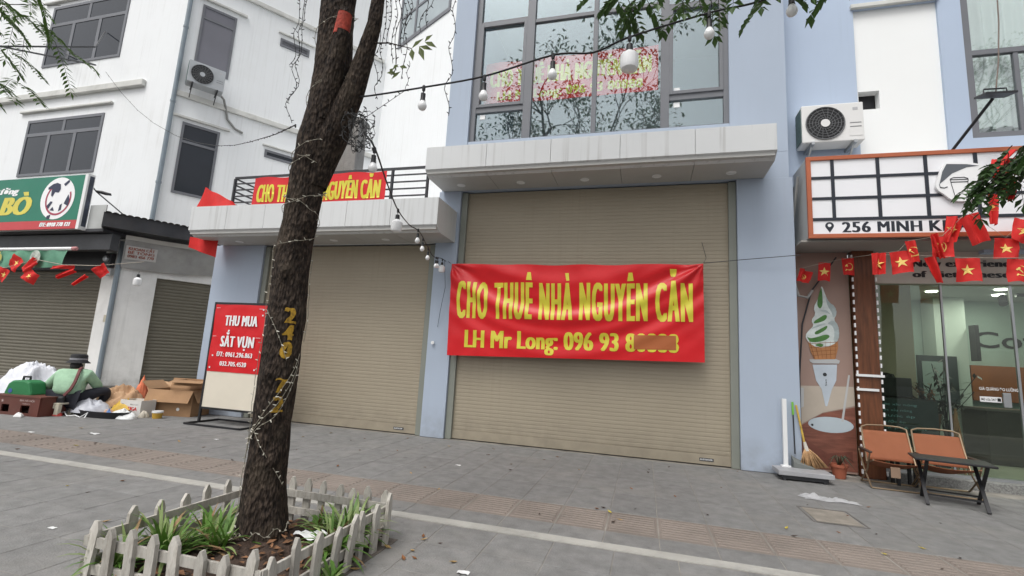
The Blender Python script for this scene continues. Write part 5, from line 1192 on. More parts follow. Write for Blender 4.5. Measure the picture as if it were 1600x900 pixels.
for s in (-1, 1): g = MB(); g.bar((-.26, .16*s, .11), (.26, .16*s, .11), .018, .018); g.build('stretcher', M_black, t, local=True)
# platform scale
t = T('platform_scale', 'grey platform scale with white post beside the blue pillar', 'scale', (2.1, 7.7, 0))
g = MB(); g.box(1.76, 2.42, 7.48, 7.86, .07, .13); g.build('platform', mat('scale_grey', (.33, .33, .34), .5, .12, 4, dirt=.4), t, bevel=.006)
g = MB(); g.box(1.82, 2.36, 7.52, 7.82, .02, .069); g.build('base', M_dark, t)
for x in (1.84, 2.32):
    for y in (7.54, 7.8): g = MB(); g.lathe((x, y, 0), [(.03, 0), (.025, .02)], 10); g.build('foot', M_black, t)
g = MB(); g.box(1.90, 1.955, 7.79, 7.845, .13, 1.06); g.build('post', M_wplas, t, bevel=.004)
g = MB(); g.box(1.87, 1.985, 7.77, 7.858, .13, .15); g.build('post_foot', M_wplas, t, bevel=.004)
t = T('straw_broom', 'straw broom with yellow bamboo handle leaning on the corner', 'broom', (2.28, 7.95, .1))
g = MB(); g.tube([(2.10, 7.89, .98), (2.2, 7.885, .40)], .014, 8); g.build('handle', mat('bamboo', (.55, .36, .07), .5, .3, 14), t, smooth=True)
g = MB()
for i in range(70):
    u = random.uniform(-1, 1); a = Vector((2.2, 7.885, .42)); e = Vector((2.28+u*.17, 7.84+random.uniform(-.05, .04), .14+.03*abs(u))); mid = a.lerp(e, .5)+Vector((0, 0, .02)); g.tube([a, mid, e], [.006, .009, .007], 4)
g.build('bristles', mat('straw', (.40, .24, .12), .9, .35, 20), t, smooth='all', fix=False)
g = MB(); g.tube([(2.19, 7.885, .48), (2.215, 7.88, .36)], [.018, .03], 10); g.build('binding', mat('straw_pale', (.6, .56, .5), .8), t)
t = T('dustpan', 'grey dustpan with green handle behind the straw broom', 'dustpan', (2.15, 7.9, .13)); g = MB(); g.tube([(2.06, 7.905, 1.0), (2.07, 7.9, .3)], .009, 6); g.build('stick', M_dark, t); g = MB(); g.tube([(2.059, 7.906, 1.02), (2.062, 7.904, .84)], .014, 8); g.build('grip', mat('lime_plastic', (.18, .5, .06), .5), t)
g = MB(); g.prism([(0, 0), (.26, 0), (.26, .03), (.05, .12), (0, .16)], lambda a, b: (2.02+a, 7.78, .131+b*.5), lambda a, b: (2.02+a, 7.9, .131+b)); g.build('pan', mat('pan_grey', (.16, .17, .16), .6), t)
t = T('flower_pot', 'small terracotta pot with wiry plant below the ice cream poster', 'plant', (2.68, 8.12, 0))
g = MB(); g.lathe((0, 0, 0), [(.075, 0), (.1, .15), (.112, .152), (.112, .19), (.095, .19), (.09, .15), (.001, .15)], 20); g.build('pot', mat('terracotta', (.33, .1, .055), .8, .12, 5), t, local=True, smooth=True)
g = MB()
for i in range(9):
    a = random.uniform(0, 6.28); r = random.uniform(.12, .28); pts = [Vector((0, 0, .15)), Vector((math.cos(a)*r*.4, math.sin(a)*r*.4, .3)), Vector((math.cos(a)*r, math.sin(a)*r, random.uniform(.1, .28)))]; g.tube(pts, [.006, .008, .002], 5)
g.build('foliage', mat('wiry_leaf', (.05, .06, .035), .6, .3, 9), t, local=True, smooth='all', fix=False)
t = T('dark_stool', 'dark stool standing behind the first orange chair by the glass', 'stool', (3.45, 8.1, 0))
for x in (-.1, .1):
    for y in (-.08, .08): g = MB(); g.box(x-.018, x+.018, y-.018, y+.018, 0, .38); g.build('leg', M_black, t, local=True)
g = MB(); g.box(-.15, .15, -.13, .13, .38, .41); g.build('seat', M_black, t, local=True, bevel=.006)
t = T('folded_easel', 'bundle of folded wooden easel legs leaning inside the glass door', 'easel', (4.5, 8.72, .12))
for k, (a, b) in enumerate((((4.28, .2), (4.42, 1.05)), ((4.36, .2), (4.44, 1.0)), ((4.46, .2), (4.40, .95)), ((4.52, .2), (4.46, .9)))): g = MB(); g.bar((a[0], 8.66+.02*k, a[1]-.08), (b[0], 8.74+.02*k, b[1]), .025, .02); g.build('leg', mat('easel_wood', (.24, .12, .06), .6, .2, 6), t)
# ------------------------------------------------------------------ red banners
def big_fold(u, v):
    """depth of the vinyl's folds; u across 0..1, v up 0..1"""
    c = 2*u-1; s = (1-v)-.52*(1-c*c)
    d = .028*math.sin(s*15+.6*c)*math.exp(-((s+.02)/.34)**2)+.013*math.sin(s*31+c*2)*math.exp(-((s-.1)/.4)**2)
    for ux in (0, 1):
        du, dw = (u-ux)*2.6, (1-v); r = math.hypot(du, dw); a = math.atan2(dw, abs(du)+1e-6)
        d += .026*math.sin(a*11)*math.exp(-r/.34)*min(1, r/.06)
    d += .010*math.sin(u*34+2*v)*max(0, v-.72)/.28+.006*noise.noise(Vector((u*14, v*6, 4)))
    d += .020*math.sin(math.pi*u)*(.4+.6*v)
    return d
bn_ = T('red_banner', 'large red vinyl banner with yellow letters tied across the big beige shutter', 'banner', (-1.22, 7.76, 1.4))
cTL, cTR, cBL, cBR = Vector((-3.32, 7.76, 3.02)), Vector((.853, 7.76, 3.02)), Vector((-3.295, 7.76, 1.415)), Vector((.874, 7.76, 1.515))
def bpt(u, v, off=0.0):
    sag = -.025*math.sin(math.pi*u)*v; p = cBL.lerp(cBR, u).lerp(cTL.lerp(cTR, u), v); return Vector((p.x, p.y-big_fold(u, v)-off+.05*(1-v), p.z+sag+.008*math.sin(u*25)*v))
g = MB(); g.grid(lambda u, v: bpt(u, v), 210, 84); g.build('vinyl', M_red, bn_, smooth='all', fix=False)
TXT = 'CHO THUÊ NHÀ NGUYÊN CĂN'
g = MB(); lettering(g, TXT, lambda u, v: bpt(u, v, .004), .032, .962, .405, .80, 0, cut=.021, spacing=1.3, fat=.0046); g.build('headline', M_yel, bn_, smooth='all', fix=False)
g = MB(); lettering(g, 'LH Mr Long: 096 93 80888', lambda u, v: bpt(u, v, .004), .075, .912, .09, .275, 0, cut=.021, spacing=1.08, fat=.0042); g.build('phone_line', M_yel, bn_, smooth='all', fix=False)
g = MB(); g.grid(lambda u, v: bpt(.752+u*.15, .115+v*.145, .0085), 30, 16); g.build('cover_patch', mat('orange_patch', (.40, .115, .035), .6, .03, 2), bn_, smooth='all', fix=False)
g = MB(); g.tube([(.853, 7.72, 3.02), (.9, 7.8, 3.12), (.86, 8.0, 3.42)], .004, 5); g.build('tie_string', M_dark, bn_); g = MB(); g.tube([(-3.32, 7.72, 3.02), (-3.42, 7.85, 3.08)], .005, 5); g.build('tie_string', M_dark, bn_); g = MB(); g.tube([(.853, 7.72, 3.02), (1.4, 7.85, 3.10), (2.2, 7.8, 3.16)], .006, 5); g.build('tie_string', M_dark, bn_)
def plain_banner(name, label, x0, x1, y, z0, z1, l1, l2, wav):
    t = T(name, label, 'banner', ((x0+x1)/2, y, z0)); w, h = x1-x0, z1-z0
    f = lambda u, v, o=0: Vector((x0+u*w, y-o-wav*(math.sin(u*26+v*5)*.5+noise.noise(Vector((u*9, v*4, 3)))), z0+v*h+.015*math.sin(u*19)*v))
    g = MB(); g.grid(lambda u, v: f(u, v), 110, 30); g.build('vinyl', M_red, t, smooth='all', fix=False)
    g = MB(); lettering(g, TXT, lambda u, v: f(u, v, .004), .03, .965, l1[0], l1[1], 0, cut=.03, spacing=1.16, fat=.006); g.build('headline', M_yel, t, smooth='all', fix=False)
    g = MB(); lettering(g, 'LH Mr Long: 096 93 80888', lambda u, v: f(u, v, .004), .08, .92, l2[0], l2[1], 0, cut=.03, spacing=1.08, fat=.004); g.build('phone_line', M_yel, t, smooth='all', fix=False)
    return t
plain_banner('red_banner', 'red banner with yellow letters tied to the balcony railing behind the tree', -7.42, -4.52, 7.325, 3.68, 4.64, (.48, .84), (.21, .43), .012)
plain_banner('red_banner', 'red banner hung inside the big upper window behind the glass', -3.15, .17, 8.36, 6.35, 7.25, (.42, .80), (.1, .3), .01)

# ------------------------------------------------------------------ festoon cables with bulbs
M_cable = mat('black_cable', (.014, .014, .016), .5, .1, 5)
def bulb_small(t, p, s=1.0):
    x, y, z = p; g = MB(); g.tube([(x, y, z), (x, y, z-.045*s)], .004, 5); g.lathe((x, y, z-.1*s), [(.001, .055*s), (.017*s, .055*s), (.017*s, .012*s), (.02*s, 0)], 12); so2 = g.build('socket', M_black, t, smooth=True)
    g = MB(); g.lathe((x, y, z-.1*s), [(.016*s, .0), (.02*s, -.008*s), (.031*s, -.032*s), (.032*s, -.045*s), (.024*s, -.064*s), (.011*s, -.073*s), (.001, -.075*s)], 16); g.build('bulb', M_bulb, t, smooth=True)
def bulb_big(t, p, s=1.0):
    x, y, z = p; g = MB(); g.tube([(x, y, z), (x, y, z-.06*s)], .004, 5); g.lathe((x, y, z-.1*s), [(.001, .05*s), (.02*s, .05*s), (.024*s, 0)], 12); g.build('socket', M_black, t, smooth=True)
    g = MB(); g.lathe((x, y, z-.1*s), [(.026*s, 0), (.052*s, -.022*s), (.056*s, -.03*s), (.0575*s, -.031*s), (.0575*s, -.10*s), (.05*s, -.122*s), (.03*s, -.132*s), (.001, -.135*s)], 22); g.build('bulb', M_bulb, t, smooth=True)
def cable(name, label, pts, small, big, r=.0065, clips=True, s=1.0):
    t = T(name, label, 'string lights', pts[0]); g = MB(); fine = []
    P = [Vector(p) for p in pts]
    for i in range(len(P)-1):
        a, b, c, d = P[max(i-1, 0)], P[i], P[i+1], P[min(i+2, len(P)-1)]
        for k in range(6):
            u = k/6; fine.append(.5*((2*b)+(c-a)*u+(2*a-5*b+4*c-d)*u*u+(3*b-a-3*c+d)*u**3))
    fine.append(P[-1]); g.tube(fine, r, 6); g.build('wire', M_cable, t, smooth=True)
    for p in small: bulb_small(t, p, s)
    for p in big: bulb_big(t, p, s)
    g = MB()
    for p in list(small)+list(big): g.lathe((p[0], p[1], p[2]-.012), [(.011, -.012), (.013, 0), (.013, .02), (.009, .03)], 8)
    stuff(g.build('clip', M_black, t))
    return t
cable('festoon_lights', 'black festoon cable with white bulbs running from the tree past the upper window', [(-2.1, 2.87, 3.24), (-1.98, 2.88, 3.24), (-1.56, 2.9, 3.275), (-1.10, 2.9, 3.31), (-.62, 2.9, 3.41), (-.35, 2.9, 3.395), (-.12, 2.9, 3.475), (.36, 2.9, 3.575), (.6, 2.9, 3.60), (.83, 2.9, 3.66), (1.4, 2.9, 3.85), (2.4, 2.95, 4.3)],
      [(-1.56, 2.9, 3.27), (-1.10, 2.9, 3.30), (-.62, 2.9, 3.405), (.36, 2.9, 3.57), (.82, 2.9, 3.655)], [(-.12, 2.9, 3.47)])
cable('festoon_lights', 'black festoon cable with white bulbs sloping from the tree to the blue pillar', [(-2.0, 2.88, 2.95), (-1.908, 2.9, 2.83), (-2.145, 3.5, 2.80), (-2.479, 4.3, 2.84), (-2.712, 5.0, 2.895), (-2.837, 5.5, 2.96), (-3.143, 6.4, 2.99), (-3.32, 7.0, 2.98), (-3.444, 7.6, 3.078), (-3.5, 7.92, 3.1)],
      [(-1.91, 2.9, 2.82), (-2.80, 5.4, 2.95), (-3.0, 5.95, 2.98), (-3.2, 6.55, 2.99), (-3.36, 7.2, 3.0), (-3.40, 7.35, 3.03)], [(-2.479, 4.3, 2.84), (-3.47, 7.7, 3.08)])
g = MB(); g.tube([(-3.45, 7.75, 3.08), (-3.42, 7.8, 2.6), (-3.5, 7.85, 2.2), (-3.56, 7.92, 1.9)], .004, 5); tag(g.build('loose_wire', M_cable), 'thin loose wire hanging down the blue pillar left of the big banner', 'wire')
g = MB(); g.lathe((-3.62, 7.905, 1.62), [(.03, 0), (.03, .02), (.001, .022)], 12, 'y'); tag(g.build('wall_switch', M_wplas), 'small white round switch on the blue pillar beside the small shutter', 'switch')
# fairy light strings
M_fw = mat('cream_wire', (.22, .20, .155), .6, .2, 9); M_fd = mat('dark_wire', (.035, .035, .035), .6, .2, 9); M_fb = mat('tiny_bulb', (.50, .475, .40), .3, .1, 9)
def fairy(label, pts, every=.06, dark=False, r=.0021, group='fairy light strings on and around the tree', bs=.0062):
    t = T('fairy_lights', label, 'fairy lights', tuple(pts[0]), group=group); g = MB(); P = [Vector(p) for p in pts]; g.tube(P, r, 5, caps=False); g.build('wire', M_fd if dark else M_fw, t, fix=False)
    b = MB(); acc = 0
    for a, c in zip(P[:-1], P[1:]):
        L = (c-a).length; acc += L
        while acc > every:
            acc -= every; p = c.lerp(a, min(1, acc/max(L, 1e-6))); d = Vector((random.uniform(-1, 1), random.uniform(-1, 1), random.uniform(-.6, .8))).normalized()
            b.tube([p, p+d*.009, p+d*.022], [bs*.6, bs*.65, bs*.35], 5)
    if b.v: stuff(b.build('bulbs', M_fd if dark else M_fb, t, fix=False))
    return t
random.seed(21)
def helix(z0, z1, th0, turns, n=80, wob=.03): return [on_trunk(th0+turns*6.283*i/n, z0+(z1-z0)*i/n+wob*noise.noise(Vector((i*.22, z0, th0))), .014) for i in range(n+1)]
fairy('cream fairy light string spiralling round the trunk below the fork', helix(2.05, 2.75, FA-1.5, 2.2))
fairy('cream fairy light string crossing the trunk just under the fork', helix(2.75, 2.2, FA-.9, 1.7), .07)
fairy('fairy light string wound over the upper trunk near the balcony banner', helix(2.45, 3.5, FA+.4, 2.3), .08)
fairy('fairy light string wound round the upper stem at the top of the picture', helix(3.3, 4.6, FA-.8, 2.6), .08)
fairy('fairy light string running down the left edge of the trunk', [on_trunk(FA-1.45+.12*math.sin(i*.5), 2.1-i*.045, .012) for i in range(46)], .06)
fairy('fairy light string running down the right edge of the upper trunk', [on_trunk(FA+1.35+.1*math.sin(i*.6), 2.1-i*.03, .012) for i in range(24)], .09)
for k in range(3): fairy(['upper', 'middle', 'lower'][k]+' strand of the three fairy light strings slanting below the painted number', [on_trunk(FA+.95-2.35*i/30, 1.33-.05*k-.62*(i/30)**.8-.03*k*math.sin(i*.2), .014) for i in range(31)], .055)
fairy('fairy light string looping from the left edge to the painted number', [on_trunk(FA-1.25+1.5*i/24, 1.62-.34*(i/24)**1.6, .014) for i in range(25)], .05)
fairy('fairy light string slanting across the lower trunk', [on_trunk(FA-.95+1.75*i/26, .83-.38*i/26, .014) for i in range(27)], .05)
fairy('fairy light string looped round the foot of the trunk', [on_trunk(FA-1.6+3.0*i/30, .14+.02*math.sin(i)+.06*(i/30), .03) for i in range(31)], .05)
def strand(x, y, zt, zb, label, dark=True, wob=.02):
    n = int((zt-zb)/.05); fairy(label, [(x+wob*math.sin(i*.9+x*9)+.02*noise.noise(Vector((i*.4, x, 0))), y+wob*math.cos(i*1.1), zt-i*.05) for i in range(n+1)], .055, dark, .0026, 'hanging fairy light strands')
for k, (x, zb, lb) in enumerate(((-2.73, 3.28, 'fairy light strand hanging just left of the trunk top'), (-2.78, 3.10, 'longer fairy light strand hanging left of the trunk'), (-2.05, 3.40, 'fairy light strand hanging beside the right limb'), (-1.97, 3.20, 'fairy light strand hanging right of the limb beside the sprig'), (-1.90, 3.52, 'short fairy light strand hanging in the gap right of the limb'), (-1.84, 3.60, 'short fairy light strand before the back wall window'), (-1.77, 3.35, 'fairy light strand hanging by the sprig of leaves'), (-1.66, 3.75, 'short fairy light strand at the back wall window edge'), (-1.42, 3.08, 'long fairy light strand hanging along the edge of the blue tower'), (-1.93, 3.66, 'short fairy light strand tucked between limb and sprig'), (-1.87, 3.42, 'fairy light strand hanging over the sprig stem'), (-1.81, 3.72, 'short fairy light strand high beside the limb'), (-1.60, 3.78, 'short fairy light strand across the back wall window'), (-2.82, 3.62, 'short fairy light strand furthest left of the trunk'))): strand(x, 2.95+.03*(k % 3), 4.6, zb, lb)
fairy('dark fairy light strand swinging from the sprig down to the fork', [(-1.70+.01*math.sin(i), 2.9, 3.5-.02*i) if i < 12 else (-1.70-.02*(i-12), 2.9, 3.27-.012*(i-12)) for i in range(30)], .05, True)
tg = []
for i in range(120):
    a = i*.61; tg.append((-2.0+.10*math.sin(a)*math.cos(i*.137)+.03*noise.noise(Vector((i*.3, 0, 0))), 2.82+.08*math.cos(a*1.1), 2.93+.13*math.sin(a*.83+i*.05)))
fairy('tangled dark ball of fairy lights hanging under the fork', tg, .085, True, .002, bs=.0085)
fairy('dark fairy light string sagging from the white house over to the tree', [Vector(p) for p in ((-17.545, 10.6, 10.21), (-16.461, 10.5, 9.27), (-15.467, 10.4, 8.52), (-14.556, 10.3, 7.96), (-13.176, 10.0, 7.29), (-11.1, 9.0, 6.45), (-9.27, 8.0, 5.765), (-7.7, 7.0, 5.2), (-6.299, 6.0, 4.683), (-4.357, 4.5, 3.922), (-2.718, 3.0, 3.133))], .30, True, .006, bs=.012)
t = T('overhead_cable', 'thin grey cables slung from the top left corner to the white house window', 'cable', (-13.2, 6, 7.33)); g = MB(); g.tube([(-16, 5, 7.6), (-13.2, 6, 7.33), (-13.8, 8, 8.8), (-18.2, 10.75, 11.9)], .02, 5); g.tube([(-13.2, 6, 7.33), (-14.5, 8.5, 8.7), (-20, 10.75, 11.3)], .02, 5); g.build('wire', M_dark, t)

# ------------------------------------------------------------------ flags
def flag(x, y, z, w, h, kind, label, group, rz=0.0, roll=0.0, fold=0.0, seed=0):
    """hung by its top edge: x,y,z is the top middle"""
    t = T('paper_flag', label, 'flag', (x, y, z), rz, group); t.rotation_euler = (0, roll, rz)
    def f(a, b, o=0.0):      # a -.5...5 across, b 0..1 down
        sq = 1-fold*(.35+.65*b); return Vector((a*w*sq, -o+.028*math.sin(a*5+seed+b*2.5)*(.4+b)*w*3+fold*.10*math.sin(a*9+seed)+.05*w*noise.noise(Vector((a*4+seed*3, b*4, seed))), -b*h+.03*h*noise.noise(Vector((a*3, seed, b)))*b+.02*h*math.sin(a*6+seed)))
    g = MB(); g.grid(lambda u, v: f(u-.5, v), 14, 10); g.build('cloth', M_flagred, t, local=True, smooth='all', fix=False)
    fn = lambda q, r_: f(q/w, -r_/h, .006)
    if kind:
        for sgn in (1, -1):     # printed on both faces
            g = MB(); fn2 = (lambda q, r_, s=sgn: f(q/w, -r_/h, .005*s))
            (star if kind == 's' else hammer_sickle)(g, fn2, 0, -h*.52, h*.26 if kind == 's' else h*.22); g.build('emblem', M_flagyel, t, local=True, fix=False)
    return t
G1 = 'bunting flags under the cafe sign'
for i, (x, z, w, h, k, lb, fo, rl) in enumerate((
   (3.07, 3.115, .17, .30, 's', 'red star flag hanging highest over the timber post edge', .25, .05), (3.30, 3.13, .25, .30, 's', 'red star flag right of the timber post, under a hammer flag', .05, -.12),
   (3.42, 3.27, .16, .30, 'h', 'narrow red hammer and sickle flag overlapping the star flag by the post', .25, -.2), (3.66, 3.06, .20, .36, None, 'plain folded red flag hanging over the wording on the header', .45, -.25),
   (3.80, 3.33, .27, .28, 'h', 'red hammer and sickle flag below the letters KH of the sign', .05, .06), (4.04, 3.03, .265, .31, 's', 'red star flag hanging low in the middle of the header wording', 0, .02),
   (4.49, 3.30, .28, .27, 's', 'red star flag under the right part of the cafe sign', .05, .04), (4.60, 3.02, .28, .30, 'h', 'red hammer and sickle flag at the right edge of the header', 0, .02),
   (4.70, 3.53, .25, .30, 's', 'red flag at the right edge across the sign border', .1, .3), (3.98, 3.60, .22, .36, 's', 'crumpled red flag covering the end of the letters KH', .45, .3), (4.10, 3.62, .24, .40, None, 'plain red flag hanging in front of the sign address line', .3, -.3), (3.69, 3.36, .10, .34, 's', 'thin edge-on red flag left of the hammer flag under the sign', .5, -.2))):
    flag(x, 7.50-.02*(i % 3), z, w, h, k, lb, G1, random.uniform(-.15, .15), rl, fo, i*1.3)
flag(4.22, 7.2, 3.80, .14, .40, 's', 'narrow red star flag rising toward the drooping branch', G1, .3, .1, .4, 2)
for i, (x, y, z, w, h, rl, lb) in enumerate(((2.70, 4.45, 3.12, .16, .14, .6, 'red flag scrap caught high in the drooping branch'), (2.80, 4.5, 3.2, .14, .2, .8, 'red flag scrap caught near the right edge in the branch'), (2.62, 4.3, 2.92, .12, .16, .2, 'red flag scrap hanging at the tip of the branch'))): flag(x, y, z, w, h, None, lb, 'red flags caught in the branch', .4, rl, .4, i)
G2 = 'small flags before the ice cream poster'
flag(2.37, 8.15, 3.0, .22, .20, 'h', 'crumpled small hammer flag at the left end by the blue pillar', G2, .3, .35, .3, 1); flag(2.62, 8.15, 3.12, .16, .28, 's', 'small red star flag above the tip of the ice cream', G2, 0, .05, 0, 2); flag(2.93, 8.15, 3.19, .17, .26, 'h', 'small hammer flag at the top corner of the timber post', G2, 0, -.05, .1, 3)
t = T('bunting_string', 'thin string carrying the red flags below the cafe sign', 'string', (3.5, 7.5, 3.2)); g = MB()
g.tube([(2.2, 8.15, 3.0), (2.62, 8.15, 3.12), (2.93, 8.15, 3.19), (3.07, 7.6, 3.12), (3.30, 7.5, 3.14), (3.42, 7.5, 3.28), (3.80, 7.48, 3.34), (4.05, 7.46, 3.62), (4.22, 7.2, 3.82), (3.6, 5.6, 3.5), (2.7, 4.45, 3.14)], .003, 4)
g.tube([(3.07, 7.6, 3.12), (3.66, 7.5, 3.07), (4.04, 7.48, 3.04), (4.60, 7.46, 3.03), (5.5, 7.5, 3.2)], .003, 4); g.tube([(4.1, 7.46, 3.64), (4.49, 7.5, 3.31), (4.70, 7.46, 3.55), (5.6, 7.4, 4.2)], .003, 4); g.build('string', mat('twine', (.4, .36, .3), .9), t)
G3 = 'bunting flags before the old shutter'
for i, (x, z, w, h, k, rl, fo, lb) in enumerate(((-16.3, 3.05, .4, .34, 's', .3, 0, 'red flag cut by the left edge under the green awning'), (-15.85, 3.35, .42, .36, 's', .55, .05, 'red star flag blowing under the green sign, second from left'), (-15.2, 3.28, .26, .42, None, .8, .2, 'narrow red flag below the cow emblem of the awning'), (-15.2, 2.98, .4, .3, 's', .5, .1, 'shaded red star flag under the narrow flag'), (-14.2, 3.14, .5, .09, None, -.15, 0, 'edge-on red flag streaming at the awning end'), (-13.75, 3.02, .16, .42, None, 1.0, .3, 'slanting red flag beside the white column'), (-13.3, 2.88, .14, .36, None, .75, .3, 'thin slanting red flag low before the column'), (-13.0, 3.12, .34, .28, None, -.7, .3, 'rumpled red flag on the white column'))):
    flag(x, 8.5, z, w, h, k, lb, G3, .1*i, rl, fo, i)
t = T('bunting_string', 'thin string carrying the red flags below the green awning', 'string', (-15, 8.5, 3.1)); g = MB(); g.tube([(-18, 8.5, 3.2), (-16.3, 8.5, 3.07), (-15.2, 8.5, 3.29), (-14.2, 8.5, 3.15), (-13, 8.5, 3.13), (-12.6, 9.3, 3.4)], .008, 4); g.build('string', MATS['twine'], t)
# two big red cloth flags on the small canopy's left end
t = T('cloth_flag', 'large plain red flag draped over the left end of the balcony canopy', 'flag', (-8.4, 7.5, 4.0)); g = MB()
g.grid(lambda u, v: (-8.68+.05*v+u*(1.02-.04*v), 7.22+.05*math.sin(u*9+v*2)+.06*v, 4.02-.12*(1-v)*0+v*(.46*(1-u)**.9+.03)+.008*math.sin(u*18)), 20, 10); g.build('cloth', M_flagred, t, smooth='all', fix=False)
t = T('cloth_flag', 'plain red flag corner hanging below the balcony canopy, left of the pillar', 'flag', (-8.8, 7.5, 3.4)); g = MB()
g.grid(lambda u, v: (-9.03+u*.72, 7.5+.04*math.sin(u*9), 3.53-.06*u-.20*u*(1-v)-.22*(1-v)*(1-.2*u)), 14, 6); g.build('cloth', M_flagred, t, smooth='all', fix=False)

# ------------------------------------------------------------------ signs and awnings of the white house
sgn = T('green_sign', 'green restaurant sign board with cow emblem and red bottom strip', 'sign', (-16, 8.9, 4.23))
M_sg = mat('sign_green', (.012, .17, .105), .4, .05, 1); M_sr = mat('sign_red', (.50, .05, .055), .4, .05, 1)
part('green_panel', M_sg, sgn, (-24, -14.66, 8.90, 8.93, 4.47, 5.74)); part('red_strip', M_sr, sgn, (-24, -14.66, 8.90, 8.93, 4.23, 4.468))
part('edge_trim', M_wplas, sgn, (-14.657, -14.55, 8.88, 9.06, 4.21, 5.76)); part('back_box', M_cas, sgn, (-24, -14.66, 8.932, 9.05, 4.23, 5.74))
part('side_print', mat('print_dark', (.05, .06, .09), .5, .6, 3), sgn, (-14.549, -14.545, 8.93, 9.04, 4.3, 5.7))
fs_ = lambda x, z: (x, 8.896, z)
g = MB(); lettering(g, 'BÒ', lambda x, z: fs_(x+.22*(z-4.67), z), -17.85, -16.62, 4.67, 5.19, 0, spacing=1.08, fat=.07); g.build('lettering', mat('sign_yellow', (.66, .57, .1), .5), sgn)
g = MB(); lettering(g, 'Thường', lambda x, z: fs_(x+.25*(z-5.29), z), -18.6, -17.22, 5.29, 5.47, 0, fat=.03); g.build('lettering', M_wpaint, sgn)
g = MB(); lettering(g, 'ĐT: 0918 778 121', lambda x, z: fs_(x+.2*(z-4.3), z), -16.1, -14.92, 4.30, 4.41, 0, spacing=1.05, fat=.018); g.build('lettering', M_wpaint, sgn)
def disc(cx, cz, r, y, m, nm, sx=1.0, parent=sgn, a0=0, a1=360, r2=0):
    g = MB(); n = 36; A = [R(a0+(a1-a0)*i/n) for i in range(n+1)]
    if r2: g.add([(cx+r*sx*math.cos(a), y, cz+r*math.sin(a)) for a in A]+[(cx+r2*sx*math.cos(a), y, cz+r2*math.sin(a)) for a in A], [(i, i+1, i+n+2, i+n+1) for i in range(n)])
    else: g.add([(cx+r*sx*math.cos(a), y, cz+r*math.sin(a)) for a in A[:-1]], [tuple(range(n))])
    return g.build(nm, m, parent)
M_cow = mat('cow_navy', (.03, .035, .07), .5)
disc(-15.59, 5.10, .60, 8.895, M_wpaint, 'emblem_ground', 1.08); disc(-15.55, 5.08, .47, 8.892, mat('emblem_red', (.36, .05, .09), .5), 'emblem_ring', 1.05, a0=125, a1=385, r2=.415)
for pl_ in ([(-16.02, 5.42), (-15.85, 5.52), (-15.70, 5.55), (-15.56, 5.50), (-15.52, 5.36), (-15.58, 5.26), (-15.72, 5.28), (-15.80, 5.14), (-15.86, 5.2), (-15.86, 5.38), (-16.0, 5.36)], [(-15.44, 5.50), (-15.26, 5.62), (-15.22, 5.56), (-15.36, 5.44)], [(-15.95, 4.88), (-15.82, 5.02), (-15.74, 5.0), (-15.86, 4.8)], [(-15.80, 4.76), (-15.70, 4.86), (-15.62, 4.74)], [(-15.44, 4.90), (-15.36, 4.94), (-15.36, 4.76), (-15.46, 4.72)], [(-15.30, 4.94), (-15.18, 5.2), (-15.10, 5.04), (-15.12, 4.86)], [(-15.86, 4.60), (-15.72, 4.64), (-15.74, 4.52), (-15.86, 4.52)]):
    g = MB(); g.add([(a, 8.8895, b) for a, b in pl_], [tuple(range(len(pl_)))]); g.build('cow_patch', M_cow, sgn)
# porch roof behind the sign
part('porch_soffit', mat('porch_dark', (.05, .05, .055), .7, .3, 2), lh, (-32, -13.9, 9.06, 9.86, 4.18, 4.26)); part('porch_beam', M_dark, lh, (-32, -13.75, 9.2, 9.42, 3.72, 4.15))
part('porch_cheek', mat('porch_sheet', (.42, .43, .42), .6, .08, 2, dirt=.3), lh, (-14.54, -13.95, 9.07, 9.10, 4.24, 4.92))
# green roll-down awning
aw = T('green_awning', 'faded green roll-down awning with cow print under the green sign', 'awning', (-15.6, 8.62, 3.1))
M_gaw = mat('faded_green_cloth', (.11, .27, .18), .8, .25, 2.5, .3, 10, dirt=.3, dirtcol=(.22, .3, .24), ds=2)
g = MB(); g.tube([(-20, 8.62, 3.60), (-14.15, 8.62, 3.60)], .045, 10); g.build('roller', M_wplas, aw, smooth=True)
g = MB(); g.lathe((-14.15, 8.62, 3.60), [(.05, 0), (.05, .12), (.03, .14)], 10, 'x'); g.build('roller_cap', mat('pink_cap', (.45, .2, .2), .6), aw)
g = MB(); g.grid(lambda u, v: (-20+u*5.62+.1*(1-v)*(1 if u > .97 else 0), 8.6+.02*math.sin(u*60)-.03*math.sin(v*3)*math.sin(u*21), 3.56-v*.46), 90, 8); g.build('cloth', M_gaw, aw, smooth='all', fix=False)
disc(-15.35, 3.36, .19, 8.548, mat('faded_print', (.38, .42, .37), .8, .4, 12), 'cow_print', 1.0, aw)
g = MB(); lettering(g, 'BÒ', lambda x, z: (x, 8.545, z), -17.0, -16.62, 3.24, 3.46, 0, fat=.03); g.build('lettering', mat('faded_yellow', (.42, .38, .1), .8), aw)
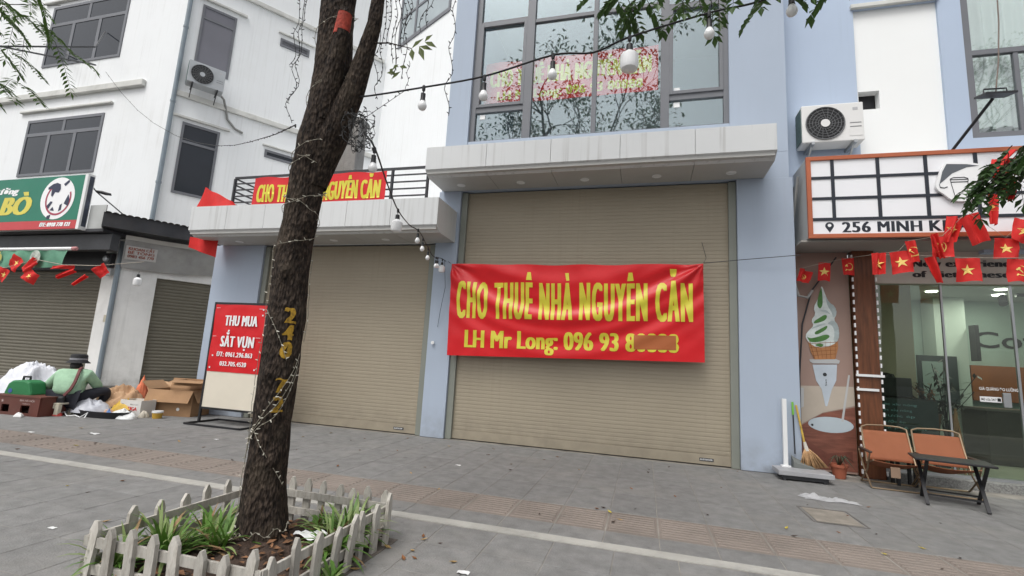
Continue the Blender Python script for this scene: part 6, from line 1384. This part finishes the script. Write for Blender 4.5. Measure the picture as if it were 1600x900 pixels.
# grey awning on the side wall of the white house
sa = T('grey_awning', 'sagging grey fabric awning with a printed notice over the narrow shutter', 'awning', tuple(Cl+dv*1.2+nv*.5+Vector((0, 0, 3.5))))
def awp(u, v, o=0): s = -.02+u*2.35; p = Cl+dv*s+nv*(.12+.48*(1-v)+o+.03*math.sin(u*14+v*5))+Vector((0, 0, 4.18-.22*u*0-v*(.82-.12*u)-(.10*math.sin(math.pi*u) if v > .5 else 0)*(v-.5))); return p
g = MB(); g.grid(lambda u, v: awp(u, 1-v), 40, 14); g.build('cloth', mat('grey_awning_cloth', (.36, .36, .355), .8, .15, 2, .2, 20, dirt=.4), sa, smooth='all', fix=False)
g = MB(); g.grid(lambda u, v: awp(u, .0)+nv*.02+Vector((0, 0, .015-.12*v)), 20, 1); g.build('valance', mat('awning_trim', (.47, .45, .41), .8), sa, fix=False)
g = MB(); g.grid(lambda u, v: awp(.02+u*.30, .72-v*.42, .02), 10, 6); no = g.build('notice', mat('notice_white', (.55, .54, .53), .7, .08, 6), sa, fix=False)
g = MB()
for k, s_ in enumerate(('KHOAN CẮT', 'BÊ TÔNG', '0983 456 770')): lettering(g, s_, lambda x, z: awp(.02+x*.30, .72-z*.42, .03), .08, .92, .70-.28*k, .9-.28*k, 0, cut=.1, fat=.006, dn=tuple(nv))
g.build('lettering', mat('notice_print', (.3, .08, .05), .7, .3, 9), sa, fix=False)
# small fittings
t = T('hanging_bulb', 'white bulb hanging under the grey awning by the white column', 'bulb', (-12.35, 9.0, 2.9)); bulb_big(t, (-12.36, 9.05, 3.1), 1.6)
t = T('sign_lamp', 'black lamp on a thin arm beside the green sign', 'lamp', (-14.6, 9.5, 5.0)); g = MB(); g.tube([(-14.3, 9.9, 4.8), (-14.97, 9.4, 5.45), (-15.0, 9.1, 5.75)], .018, 6); g.build('arm', M_dark, t); g = MB(); g.obox((-14.75, 9.45, 5.42), (.16, .02, -.04), (0, .08, .02), (0, -.01, .03)); g.build('head', M_black, t)
t = T('electric_meter', 'grey electric meter and junction box on the white column', 'meter', (-14.45, 9.83, 3.4)); g = MB(); g.box(-14.7, -14.42, 9.72, 9.868, 3.35, 3.75); g.build('box', M_dark, t, bevel=.02); g = MB(); g.lathe((-14.56, 9.718, 3.58), [(.09, 0), (.08, .05), (.001, .06)], 16, 'y'); g.build('dial', M_steel, t, smooth=True); g = MB(); g.box(-14.6, -14.38, 9.75, 9.868, 3.12, 3.32); g.build('terminal', M_cas, t, bevel=.01)
t = T('wall_socket', 'small beige socket plate on the white column', 'socket', (-14.4, 9.86, 1.9)); g = MB(); g.box(-14.46, -14.36, 9.845, 9.868, 1.83, 2.02); g.build('plate', mat('beige_plate', (.5, .46, .36), .6), t, bevel=.006)
cp = T('concrete_post', 'stained concrete post rising behind the balcony banner', 'post', (-6.7, 9.0, 3.9)); g = MB(); g.box(-6.92, -6.40, 9.0, 9.35, 3.9, 6.62); g.build('shaft', M_conc, cp, bevel=.03); g = MB(); g.box(-6.8, -6.36, 8.95, 9.4, 6.621, 6.75); g.build('cap', M_conc, cp, bevel=.04)
